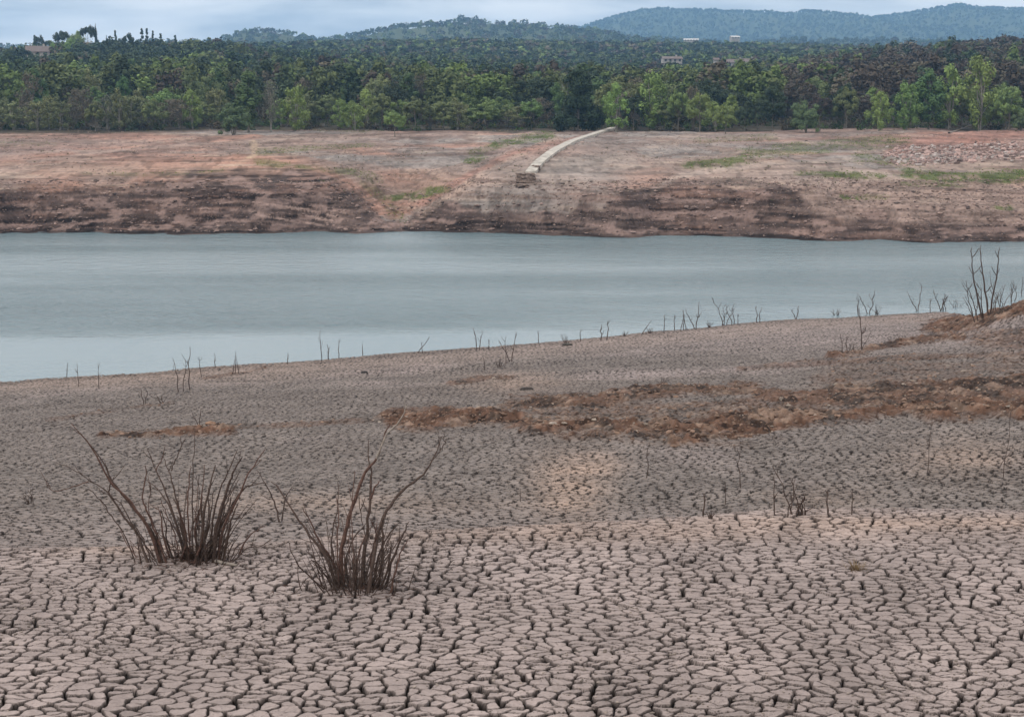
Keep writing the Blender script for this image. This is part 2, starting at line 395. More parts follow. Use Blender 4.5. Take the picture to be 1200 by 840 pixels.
ZF += 1.6 * sst(.2, 2.5, ZF) * (bump(870, 192, 15, 9, 1.0) + bump(200, 190, 20, 9, .8) + bump(660, 200, 9, 22, .9, 1.2) + bump(330, 186, 9, 7, .7) - bump(462, 188, 5, 22, 1.3, .6) - bump(560, 225, 5, 10, .7, 2.0) + bump(1130, 240, 25, 20, .8) + bump(40, 215, 18, 10, .6))
# strata: soft terraces cut by old water levels, broken by noise
per = .42; q = ZF / per + (fbm(XF / 30, YF / 30, 2, 220) - .5) * 1.6; fr = q - np.floor(q)
terr = (np.floor(q) + sst(.25, .75, fr) - q) * per
tmask = bankm * sst(.1, .5, ZF) * (.35 + .65 * sst(5.4, 4.2, ZF))
ZF += terr * tmask * .95
rough = sst(4.9, 3.6, ZF) * sst(-.2, .4, ZF) * bankm
ZF += rough * ((fbm(XF / 1.6, YF / 1.2, 4, 215) - .5) * .55 + (vn(XF / .35, YF / .5, 216) - .5) * .10 + (fbm(XF / 5, YF / 3, 3, 217) - .5) * 1.0)
ZF += sst(1000, 3000, YF) * (fbm(XF / 260, YF / 420, 4, 230) - .5) * 34 + sst(3000, 5000, YF) * (fbm(XF / 120, YF / 300, 4, 236) - .5) * 26 + sst(330, 600, YF) * (fbm(XF / 60, YF / 60, 3, 231) - .5) * 5
ZF += sst(1000, 2400, YF) * (fbm(XF / 40, YF / 60, 3, 233) - .5) * 8
PXf, PYf = proj(XF, YF, ZF)
def H_far(X, Y, Zg=None):
    Zg = ZF if Zg is None else Zg
    X = np.asarray(X, float); Y = np.asarray(Y, float); u = X / Y
    i = np.clip(np.searchsorted(Yf, Y) - 1, 0, nrf - 2); j = np.clip(np.searchsorted(Uf, u) - 1, 0, ncf - 2)
    a = np.clip((Y - Yf[i]) / (Yf[i + 1] - Yf[i]), 0, 1); b = np.clip((u - Uf[j]) / (Uf[j + 1] - Uf[j]), 0, 1)
    return (Zg[i, j] * (1 - b) + Zg[i, j + 1] * b) * (1 - a) + (Zg[i + 1, j] * (1 - b) + Zg[i + 1, j + 1] * b) * a
def hit_far(px, py, y0=150, y1=1000):
    d = ray(px, py); Ys = np.arange(y0, y1, .25)
    Z = CAMZ + Ys * d[2]; h = H_far(Ys * d[0], Ys)
    w = np.nonzero(Z <= h)[0]; k = w[0] if len(w) else len(Ys) - 1
    return Ys[k] * d[0], float(Ys[k]), float(h[k])

# far bank colours
def mix(a, b, t): return a * (1 - t[..., None]) + np.asarray(b) * t[..., None]
A = slice(0, nbank + 1)
Xb, Yb, Zb, Px, Py = XF[A], YF[A], ZF[A], PXf[A], PYf[A]
n1 = fbm(Xb / 12, Yb / 25, 5, 301); n2 = fbm(Xb / 3, Yb / 6, 4, 302); n3 = fbm(Xb / 7, Zb / .20 + n1 * 5, 3, 303); n4 = fbm(Xb / 40, Yb / 18, 3, 304)
n5 = fbm(Xb / 6, Zb / .22 + 40, 3, 305)
C = np.ones(Xb.shape + (3,)) * np.array([.345, .262, .225])
C = mix(C, [.42, .262, .205], sst(.45, .62, n1)); C = mix(C, [.33, .30, .28], sst(.5, .66, n4)); C = mix(C, [.47, .38, .31], sst(.55, .7, n5) * .6)
C = mix(C, [.21, .145, .12], sst(.52, .66, n3) * .7)
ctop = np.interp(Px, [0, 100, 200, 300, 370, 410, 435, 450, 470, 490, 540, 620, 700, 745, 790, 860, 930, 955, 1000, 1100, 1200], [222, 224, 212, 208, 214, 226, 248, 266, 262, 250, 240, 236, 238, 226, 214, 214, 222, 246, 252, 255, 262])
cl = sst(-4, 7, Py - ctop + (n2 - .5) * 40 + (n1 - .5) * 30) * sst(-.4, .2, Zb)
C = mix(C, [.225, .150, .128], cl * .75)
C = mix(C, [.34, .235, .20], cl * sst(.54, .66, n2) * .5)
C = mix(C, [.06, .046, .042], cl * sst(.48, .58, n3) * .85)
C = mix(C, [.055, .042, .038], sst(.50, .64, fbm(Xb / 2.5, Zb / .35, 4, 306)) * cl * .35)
for (cx, cy, rx, ry, wt) in ((850, 250, 90, 26, .35), (170, 245, 60, 22, .5), (350, 248, 45, 16, .5), (60, 250, 70, 20, .35), (235, 218, 60, 7, .4)):
    C = mix(C, [.125, .092, .078], np.clip(wt * np.exp(-((Px - cx) / rx) ** 2 - ((Py - cy) / ry) ** 2) * (.3 + 1.5 * n2), 0, 1))
for (cx, cy, rx, ry, wt, cc_) in ((690, 195, 80, 28, .7, [.36, .335, .31]), (560, 200, 45, 20, .4, [.38, .33, .30]), (930, 205, 120, 10, .55, [.44, .37, .33]),
    (1130, 165, 110, 12, .8, [.43, .24, .19]), (520, 215, 60, 14, .5, [.45, .29, .22]), (620, 178, 70, 6, .5, [.42, .25, .20]), (80, 175, 150, 16, .35, [.40, .25, .21]),
    (820, 228, 60, 14, .4, [.41, .25, .20]), (700, 232, 60, 12, .45, [.38, .235, .19]), (130, 200, 190, 7, .5, [.46, .33, .26]), (1120, 250, 130, 22, .5, [.36, .27, .235]), (900, 162, 90, 8, .45, [.40, .27, .23])):
    C = mix(C, cc_, np.clip(wt * np.exp(-((Px - cx) / rx) ** 2 - ((Py - cy) / ry) ** 2) * (.5 + n2), 0, 1))
for pts, hw, wt, cc_ in (([(0, 198), (60, 186), (150, 175), (250, 168), (330, 164)], 2.0, .6, [.46, .36, .31]), ([(0, 178), (90, 172), (180, 168)], 2.0, .5, [.28, .19, .165]), ([(480, 264), (525, 230), (575, 195), (655, 162)], 2.6, .8, [.46, .35, .29]),
    ([(495, 238), (545, 208), (600, 180), (680, 162)], 3.0, .7, [.40, .23, .185]), ([(450, 268), (420, 232), (395, 212), (350, 196)], 2.2, .6, [.22, .16, .14]), ([(755, 228), (795, 207), (850, 196), (920, 192), (1000, 200), (1060, 208)], 2.6, .75, [.47, .39, .34]),
    ([(735, 245), (760, 222), (800, 214), (870, 214), (925, 222), (945, 240)], 3.0, .6, [.12, .09, .08]), ([(960, 240), (1050, 246), (1200, 254)], 1.6, .5, [.16, .12, .105]), ([(800, 232), (900, 240), (1000, 256), (1200, 266)], 1.6, .4, [.42, .33, .29]), ([(1050, 178), (1100, 163), (1200, 156)], 5, .7, [.42, .235, .19]), ([(60, 232), (160, 222), (260, 212), (330, 206)], 2.0, .55, [.42, .30, .25])):
    C = mix(C, cc_, wt * sst(1.5, .4, polyd(Px, Py, pts, 2.0) / hw + (n2 - .5) * 1.6))
# sandy track
td = polyd(Px, Py, [(297, 166), (299, 181), (285, 190), (250, 200), (190, 206)], 2.5)
C = mix(C, [.52, .40, .29], sst(2.6, .8, td) * np.where(Py < 186, .8, .25) * (Py < 215))
green = np.zeros_like(Xb)
for pts, hw, wt in (([(455, 233), (480, 230), (520, 222)], 4, 1.0), ([(470, 262), (455, 240), (430, 215)], 3, .35), ([(553, 188), (560, 178), (600, 166), (640, 158)], 4.5, 1.1), ([(810, 193), (870, 187)], 5, .9),
    ([(880, 180), (960, 172), (1050, 165)], 7, .65), ([(940, 203), (1030, 207)], 3.5, .9), ([(1070, 203), (1120, 208), (1200, 206)], 7, 1.1), ([(1060, 215), (1130, 219)], 3, .7),
    ([(990, 231), (1035, 231)], 3.2, 1.0), ([(1165, 243), (1180, 245)], 3, .9), ([(305, 190), (350, 196), (420, 202), (440, 210)], 4, .6), ([(100, 203), (170, 205), (260, 200)], 2.5, .35),
    ([(310, 178), (380, 172), (430, 170)], 4, .45), ([(0, 168), (60, 170)], 3, .2), ([(1010, 185), (1060, 190)], 5, .6), ([(820, 165), (900, 160)], 4, .35), ([(370, 152), (430, 154)], 2, .5)):
    green = np.maximum(green, wt * sst(1.3, .5, polyd(Px, Py, pts, 2.5) / hw + (n2 - .5) * 1.8))
green = np.clip(green, 0, 1)
C = mix(C, [.10, .14, .04], green * (.25 + .6 * sst(.42, .58, fbm(Xb / 1.3, Yb / 3, 3, 350))))
trees_on = sst(0, 4, Yb - 298 - 6 * np.sin(Xb / 30))
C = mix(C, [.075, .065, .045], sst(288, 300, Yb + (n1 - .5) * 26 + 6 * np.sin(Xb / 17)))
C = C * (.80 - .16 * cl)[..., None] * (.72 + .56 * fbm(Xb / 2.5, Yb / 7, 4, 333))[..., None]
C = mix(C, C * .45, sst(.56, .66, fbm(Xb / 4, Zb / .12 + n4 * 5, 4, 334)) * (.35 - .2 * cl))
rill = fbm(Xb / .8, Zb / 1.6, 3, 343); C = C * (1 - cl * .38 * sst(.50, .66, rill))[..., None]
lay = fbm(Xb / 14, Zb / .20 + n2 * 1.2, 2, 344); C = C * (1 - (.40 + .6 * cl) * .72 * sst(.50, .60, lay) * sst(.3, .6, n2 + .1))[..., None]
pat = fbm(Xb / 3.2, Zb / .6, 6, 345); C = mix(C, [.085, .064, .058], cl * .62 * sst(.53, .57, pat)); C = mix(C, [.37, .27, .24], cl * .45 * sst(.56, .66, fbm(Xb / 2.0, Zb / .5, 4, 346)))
fk2 = fbm(Xb / .7, Yb / 1.6, 3, 341); C = C * (1 - (1 - cl) * .30 * sst(.54, .64, fk2))[..., None]
diag = sst(1, .4, np.hypot((Px - 355) / 75, (Py - 248) / 24)); C = mix(C, [.36, .27, .235], diag * .75 * sst(.56, .62, fbm(Xb / 9, (Zb + Xb * .16) / .22, 3, 342)))
C = mix(C, [.05, .04, .037], diag * .6 * sst(.44, .38, fbm(Xb / 9, (Zb + Xb * .16) / .22, 3, 342)))
wetf = sst(.45, .05, Zb); C = C * (1 - .6 * wetf[..., None]) * .86 * np.array([1.03, .98, .955])
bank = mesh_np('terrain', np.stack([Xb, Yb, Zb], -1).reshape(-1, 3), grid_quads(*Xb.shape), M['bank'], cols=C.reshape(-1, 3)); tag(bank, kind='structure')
B = slice(nbank, nrf); Xh, Yh, Zh = XF[B], YF[B], ZF[B]
nh = fbm(Xh / 90, Yh / 160, 5, 320)
Ch = mix(np.ones(Xh.shape + (3,)) * np.array([.055, .072, .036]), [.075, .085, .035], sst(.4, .7, nh))
hills = mesh_np('hills', np.stack([Xh, Yh, Zh], -1).reshape(-1, 3), grid_quads(*Xh.shape), M['hill'], cols=Ch.reshape(-1, 3)); tag(hills, kind='structure')

# ------------------------------------------------------------------ water
m = bpy.data.materials.new('lake water'); m.use_nodes = True; nt = m.node_tree; b = nt.nodes['Principled BSDF']; L = nt.links
b.inputs['Base Color'].default_value = (.095, .142, .158, 1); b.inputs['IOR'].default_value = 1.33
geo = nt.nodes.new('ShaderNodeNewGeometry')
def wn(scale, sy, det, rough=.55):
    mp = nt.nodes.new('ShaderNodeMapping'); mp.inputs['Scale'].default_value = (scale, scale * sy, 1)
    n = nt.nodes.new('ShaderNodeTexNoise'); n.inputs['Scale'].default_value = 1; n.inputs['Detail'].default_value = det; n.inputs['Roughness'].default_value = rough
    L.new(geo.outputs['Position'], mp.inputs[0]); L.new(mp.outputs[0], n.inputs['Vector']); return n.outputs[0]
r1_ = wn(1.6, 1.0, 4); r2_ = wn(.45, 1.6, 3); streak = wn(.009, 7.0, 4, .55)
ad = nt.nodes.new('ShaderNodeMath'); ad.operation = 'MULTIPLY_ADD'; ad.inputs[1].default_value = 1.6
L.new(r2_, ad.inputs[0]); L.new(r1_, ad.inputs[2])
bp = nt.nodes.new('ShaderNodeBump'); bp.inputs['Distance'].default_value = .6
L.new(ad.outputs[0], bp.inputs['Height']); L.new(bp.outputs[0], b.inputs['Normal'])
mr = nt.nodes.new('ShaderNodeMapRange'); mr.inputs[1].default_value = .38; mr.inputs[2].default_value = .62; mr.inputs[3].default_value = .2; mr.inputs[4].default_value = 1.0
sx = nt.nodes.new('ShaderNodeSeparateXYZ'); L.new(geo.outputs['Position'], sx.inputs[0])       # calmer water in the lee of the near shore
ly = nt.nodes.new('ShaderNodeMath'); ly.operation = 'MULTIPLY_ADD'; ly.inputs[1].default_value = -.34; L.new(sx.outputs[0], ly.inputs[0]); L.new(sx.outputs[1], ly.inputs[2])
ls = nt.nodes.new('ShaderNodeMath'); ls.operation = 'MULTIPLY_ADD'; ls.inputs[1].default_value = 26; L.new(streak, ls.inputs[0]); L.new(ly.outputs[0], ls.inputs[2])
lm = nt.nodes.new('ShaderNodeMapRange'); lm.interpolation_type = 'SMOOTHSTEP'; lm.inputs[1].default_value = 108; lm.inputs[2].default_value = 120; lm.inputs[3].default_value = .12; lm.inputs[4].default_value = 1.0; L.new(ls.outputs[0], lm.inputs[0])
mm_ = nt.nodes.new('ShaderNodeMath'); mm_.operation = 'MULTIPLY'; L.new(streak, mr.inputs[0]); L.new(mr.outputs[0], mm_.inputs[0]); L.new(lm.outputs[0], mm_.inputs[1]); L.new(mm_.outputs[0], bp.inputs['Strength'])
b.inputs['Roughness'].default_value = .22
me = bpy.data.meshes.new('water'); me.from_pydata([(-420, 50, 0), (420, 50, 0), (420, 260, 0), (-420, 260, 0)], [], [(0, 1, 2, 3)]); me.materials.append(m)
wo = bpy.data.objects.new('water', me); COL.objects.link(wo); tag(wo, kind='structure')

# ------------------------------------------------------------------ tubes / dead stems
class TB:
    def __init__(s): s.V = []; s.Q = []
    def tube(s, P, r0, r1, n=6, wig=0.0, sub=4):
        P = np.asarray(P, float)
        if len(P) < 2: return
        # catmull subdivision
        pts = []
        for i in range(len(P) - 1):
            p0 = P[max(i - 1, 0)]; p1 = P[i]; p2 = P[i + 1]; p3 = P[min(i + 2, len(P) - 1)]
            for t in np.linspace(0, 1, sub, endpoint=False):
                pts.append(.5 * (2 * p1 + (p2 - p0) * t + (2 * p0 - 5 * p1 + 4 * p2 - p3) * t * t + (-p0 + 3 * p1 - 3 * p2 + p3) * t**3))
        pts.append(P[-1]); pts = np.array(pts)
        if wig: pts[1:] += rng.normal(0, wig, (len(pts) - 1, 3))
        base = len(s.V); N = len(pts)
        for i, p in enumerate(pts):
            d = pts[min(i + 1, N - 1)] - pts[max(i - 1, 0)]; d /= np.linalg.norm(d) + 1e-9
            a = np.cross(d, (0.3, 1, .1)); a /= np.linalg.norm(a) + 1e-9; c = np.cross(d, a)
            r = (r0 + (r1 - r0) * i / (N - 1)) * (1 + .12 * math.sin(i * 2.3))
            for k in range(n):
                an = 2 * math.pi * k / n
                s.V.append(p + r * (a * math.cos(an) + c * math.sin(an)))
        for i in range(N - 1):
            for k in range(n):
                k2 = (k + 1) % n; s.Q.append((base + i * n + k, base + i * n + k2, base + (i + 1) * n + k2, base + (i + 1) * n + k))
        s.Q.append(tuple(base + (N - 1) * n + k for k in range(min(n, 4))))
    def build(s, name, m, parent=None, loc=None):
        V = np.array(s.V)
        if loc is not None: V = V - np.asarray(loc)
        o = mesh_np(name, V, s.Q, m, parent)
        return o
def at(px, py, Y): d = ray(px, py); return np.array([d[0] * Y, Y, CAMZ + d[2] * Y])

def drawn_bush(name, label, base, crop, sc_, stems, pale=(), low=26, group=None, seed=1, rad=.017):
    r_ = np.random.default_rng(seed)
    bx, by, bz = hit_near(*base); root = empty(name, (bx, by, bz)); tag(root, label, 'dead shrub', group)
    for i, st in enumerate(stems):
        w = st[0]; pts = st[1]; attach = len(st) > 2
        P = []; L_ = len(pts); dy0 = r_.uniform(-.12, .12); lean = r_.uniform(-.35, .45)
        for k_, (x, y_) in enumerate(pts):
            P.append(at(crop[0] + x / sc_, crop[1] + y_ / sc_, by + dy0 + (0 if attach else lean * k_ / (L_ - 1))))
        P = np.array(P)
        if not attach:
            P[0] = [P[0][0], P[0][1], 0]; P[0][2] = H_near(P[0][0], P[0][1]) - .03
        t = TB(); t.tube(P, rad * w, .0035 if w < 1.5 else .005, wig=.004)
        for q in range(r_.integers(1, 4) if w > .8 else 1):                 # side twigs
            kk = r_.integers(1, L_); p = P[kk - 1] + (P[kk] - P[kk - 1]) * r_.random(); d = P[kk] - P[kk - 1]; d /= np.linalg.norm(d)
            e = d * r_.uniform(.5, 1) + r_.normal(0, .45, 3) + np.array([0, 0, .3]); e /= np.linalg.norm(e); ln = r_.uniform(.06, .2)
            t.tube([p, p + e * ln * .5, p + e * ln + np.array([0, 0, .02])], .005, .002, n=4)
        t.build('stem', M['pale'] if i in pale else M['twig_red' if i % 3 == 0 else 'twig'], root, (bx, by, bz))
    for k_ in range(low):
        t = TB()
        a = r_.uniform(0, 6.283); rr = abs(r_.normal(0, .16)); x = bx + rr * math.cos(a) * 1.5; y_ = by + rr * math.sin(a)
        z_ = float(H_near(x, y_)) - .02; ln = .10 + .75 * r_.random() ** 1.8; d = np.array([math.cos(a) * .5 + r_.normal(0, .2), math.sin(a) * .5, 1.0]); d /= np.linalg.norm(d)
        p0 = np.array([x, y_, z_]); t.tube([p0, p0 + d * ln * .5 + r_.normal(0, .01, 3), p0 + d * ln + r_.normal(0, .03, 3)], r_.uniform(.004, .008), .002, n=4)
        t.build('broken_stem', M['twig'], root, (bx, by, bz))
    return root
B1 = [(1.3, [(520, 695), (480, 580), (400, 450), (310, 360), (240, 230), (150, 125)]), (1.2, [(530, 685), (500, 600), (430, 500), (340, 390), (280, 280), (190, 165)]),
 (1.0, [(470, 685), (430, 590), (370, 510), (320, 430), (300, 405), (250, 372), (222, 365)]), (.35, [(222, 365), (160, 385), (80, 402), (48, 365)], 1), (.3, [(240, 368), (170, 320), (100, 288)], 1),
 (.5, [(305, 405), (312, 362), (290, 300)], 1), (.8, [(545, 665), (500, 580), (460, 480), (445, 430), (460, 330), (455, 295)]), (1.0, [(612, 695), (600, 590), (560, 480), (520, 410), (465, 360)]),
 (.9, [(620, 695), (590, 560), (545, 420), (500, 320), (465, 230)]), (.4, [(500, 320), (515, 290), (532, 255)], 1), (.9, [(640, 690), (615, 560), (580, 420), (560, 340), (530, 262)]),
 (.45, [(562, 320), (580, 275), (600, 230), (622, 185)], 1), (.7, [(645, 695), (635, 560), (630, 430), (640, 340), (642, 300)]), (.6, [(652, 690), (650, 480), (652, 350), (658, 222)]),
 (1.5, [(690, 695), (690, 560), (712, 420), (745, 295)]), (1.0, [(672, 695), (660, 560), (682, 470), (700, 300)]), (1.5, [(735, 685), (745, 560), (790, 400), (815, 330), (855, 262)]),
 (.9, [(715, 685), (730, 560), (745, 450), (782, 350), (832, 240)]), (1.2, [(752, 690), (775, 560), (838, 430), (880, 330), (950, 228)]), (.8, [(700, 690), (740, 600), (790, 500), (852, 402), (900, 378), (960, 370)]),
 (1.1, [(772, 690), (795, 580), (812, 510), (835, 450)]), (.7, [(832, 690), (860, 620), (900, 572), (950, 545)]), (.4, [(800, 690), (870, 640), (930, 628), (975, 600)]), (.4, [(442, 700), (425, 610), (418, 552)]),
 (.9, [(560, 690), (530, 590), (520, 500), (500, 470)]), (.8, [(580, 690), (545, 600), (540, 540), (515, 480)]), (1.2, [(660, 695), (700, 600), (720, 520), (735, 400)]), (1.0, [(600, 695), (625, 600), (600, 500), (588, 440)]),
 (.9, [(705, 690), (700, 600), (688, 500), (690, 420)]), (.6, [(500, 690), (440, 600), (400, 545)]), (.5, [(460, 705), (400, 650), (350, 560)]), (1.0, [(740, 690), (765, 610), (800, 470), (800, 400)])]
def denser(B, n, seed, keepw=.75):
    r_ = np.random.default_rng(seed); out = list(B); full = [b for b in B if len(b) == 2 and len(b[1]) >= 3]
    for k_ in range(n):
        w, pts = full[r_.integers(len(full))]; ox = r_.normal(0, 26); top = r_.uniform(.45, .95); x0, y0 = pts[0]; q = []
        for i, (x, y_) in enumerate(pts):
            f_ = i / (len(pts) - 1); q.append((x0 + ox * (1 - .2 * f_) + (x - x0) * top * r_.uniform(.92, 1.05), y0 + (y_ - y0) * top))
        out.append((w * r_.uniform(.4, keepw), q))
    return out
B1 = denser(B1, 26, 61)
drawn_bush('dead_shrub', 'broad fan of dark dead stems left of its twin in the foreground', (228, 657), (40, 460), 3.5, B1, seed=3, low=98, group='dead shrubs in the foreground', rad=.0155)
B2 = [(1.7, [(400, 735), (385, 620), (410, 500), (440, 400), (480, 300), (520, 250), (550, 170), (570, 115)]), (.7, [(522, 250), (555, 165), (600, 120), (622, 85), (636, 45)], 1), (1.4, [(470, 725), (475, 600), (490, 480), (500, 380), (502, 300), (490, 250), (490, 180)]),
 (.8, [(502, 400), (515, 360), (536, 335)], 1), (1.4, [(490, 715), (520, 560), (560, 450), (620, 370), (700, 310), (740, 240), (772, 162)]), (1.3, [(385, 725), (340, 640), (270, 540), (215, 460), (150, 365), (120, 335)]),
 (1.0, [(395, 725), (360, 650), (310, 570), (272, 490), (242, 435)]), (.7, [(360, 735), (320, 680), (290, 640), (262, 640)]), (.5, [(340, 745), (240, 672), (210, 620), (185, 562)]), (.6, [(376, 700), (372, 560), (378, 480), (368, 395)]),
 (.6, [(372, 700), (352, 560), (372, 440), (376, 340)]), (.7, [(432, 705), (440, 620), (420, 570), (412, 555)]), (.4, [(430, 705), (436, 600), (425, 480), (440, 300)]), (1.2, [(520, 705), (545, 600), (540, 500), (552, 470)]), (1.0, [(550, 712), (590, 610), (625, 530), (642, 488)]),
 (.8, [(570, 712), (600, 650), (615, 600), (640, 560)]), (.9, [(500, 712), (530, 620), (560, 550), (600, 500)]), (.35, [(478, 540), (462, 460), (450, 380)], 1), (1.0, [(440, 725), (450, 640), (470, 560), (510, 490)]), (.9, [(530, 715), (570, 640), (575, 560)]),
 (.5, [(330, 745), (275, 700), (240, 720)]), (.7, [(510, 715), (500, 620), (520, 540), (500, 480)]), (.5, [(345, 735), (300, 650), (255, 600)]), (.8, [(420, 730), (405, 640), (430, 560), (455, 520)])]
B2 = denser(B2, 8, 62)
drawn_bush('dead_shrub', 'narrower dead shrub with tall kinked stems and a pale broken tip', (419, 690), (280, 460), 3.232, B2, pale=(1,), seed=5, low=98, group='dead shrubs in the foreground', rad=.0145)

# saplings: (base px, py, height px, style, label)
def dead(px, py, hp, style, label, cat='dead sapling', seed=None, name='dead_sapling'):
    r_ = np.random.default_rng(int(px * 7 + py) if seed is None else seed)
    bx, by, bz = hit_near(px, py); s = F / by; Hm = hp / s; loc = np.array([bx, by, bz])
    r0 = max(.009, min(.05, .55 / s)); t = TB()
    def stem(dx, h, lean, kink, r, twigs):
        n = 6; P = []; x = dx; dyy = r_.normal(0, .12) * Hm; off = 0; li = r_.normal(0, 1)
        for i in range(n):
            f_ = i / (n - 1); off = r_.normal(0, kink) * Hm if i else 0
            P.append(loc + np.array([dx + lean * h * Hm * f_ + off, dyy * f_ + (0 if i == 0 else r_.normal(0, kink) * Hm), h * Hm * f_ - (.12 if i == 0 else 0)]))
        P[0][2] = float(H_near(P[0][0], P[0][1])) - .08 if bz > -.2 else bz - .2
        t.tube(P, r, r * .35, n=5, sub=3)
        for q in range(twigs):
            k_ = r_.integers(2, n - 1); p = P[k_]; a = r_.choice([-1, 1]); ln = Hm * r_.uniform(.10, .28) * h
            e = np.array([a * r_.uniform(.25, .8), r_.normal(0, .4), 1]); e /= np.linalg.norm(e)
            t.tube([p, p + e * ln * .55 + r_.normal(0, .02, 3) * Hm, p + e * ln + np.array([0, 0, ln * .1])], r * .5, r * .22, n=4, sub=2)
    if style == 'stick': stem(0, 1, r_.normal(0, .05), .012, r0, 2)
    elif style == 'wavy': stem(0, 1, r_.normal(0, .05), .035, r0 * 1.35, 2)
    elif style == 'lean': stem(0, 1, .75, .02, r0, 2)
    elif style == 'twin': stem(-.04 * Hm, 1, -.08, .03, r0 * 1.2, 2); stem(.10 * Hm, .9, .10, .03, r0 * 1.1, 2)
    elif style == 'vee': stem(-.02 * Hm, .75, -.5, .02, r0 * 1.1, 2); stem(.02 * Hm, 1, .14, .02, r0 * 1.2, 3)
    elif style == 'aframe': stem(-.14 * Hm, .8, .2, .012, r0, 0); stem(.12 * Hm, .8, -.12, .012, r0, 0); stem(0, 1, .0, .01, r0, 1)
    elif style == 'tuft':
        for q in range(8): stem(r_.normal(0, .1) * Hm, r_.uniform(.4, 1), r_.normal(0, .5), .03, r0 * .7, 1)
    elif style == 'bush':
        for q in range(6): stem(r_.normal(0, .12) * Hm, r_.uniform(.4, .8) if q else 1, (q - 2.5) * .16 + r_.normal(0, .08), .03, r0 * r_.uniform(.7, 1.2), 3)
    elif style == 'snag':
        stem(0, .9, -.06, .01, r0 * 1.7, 3); stem(-.01, .45, .5, .01, r0 * .8, 1)
        q0 = loc + np.array([-.05 * Hm, 0, .68 * Hm]); t.tube([q0, q0 + np.array([-.06, 0, .12]) * Hm, q0 + np.array([-.08, 0, .33]) * Hm], r0, r0 * .4, n=5)
    o = t.build(name, M['twig'], None, loc); o.location = loc; tag(o, label, cat, 'dead saplings along the near shore')
    return o
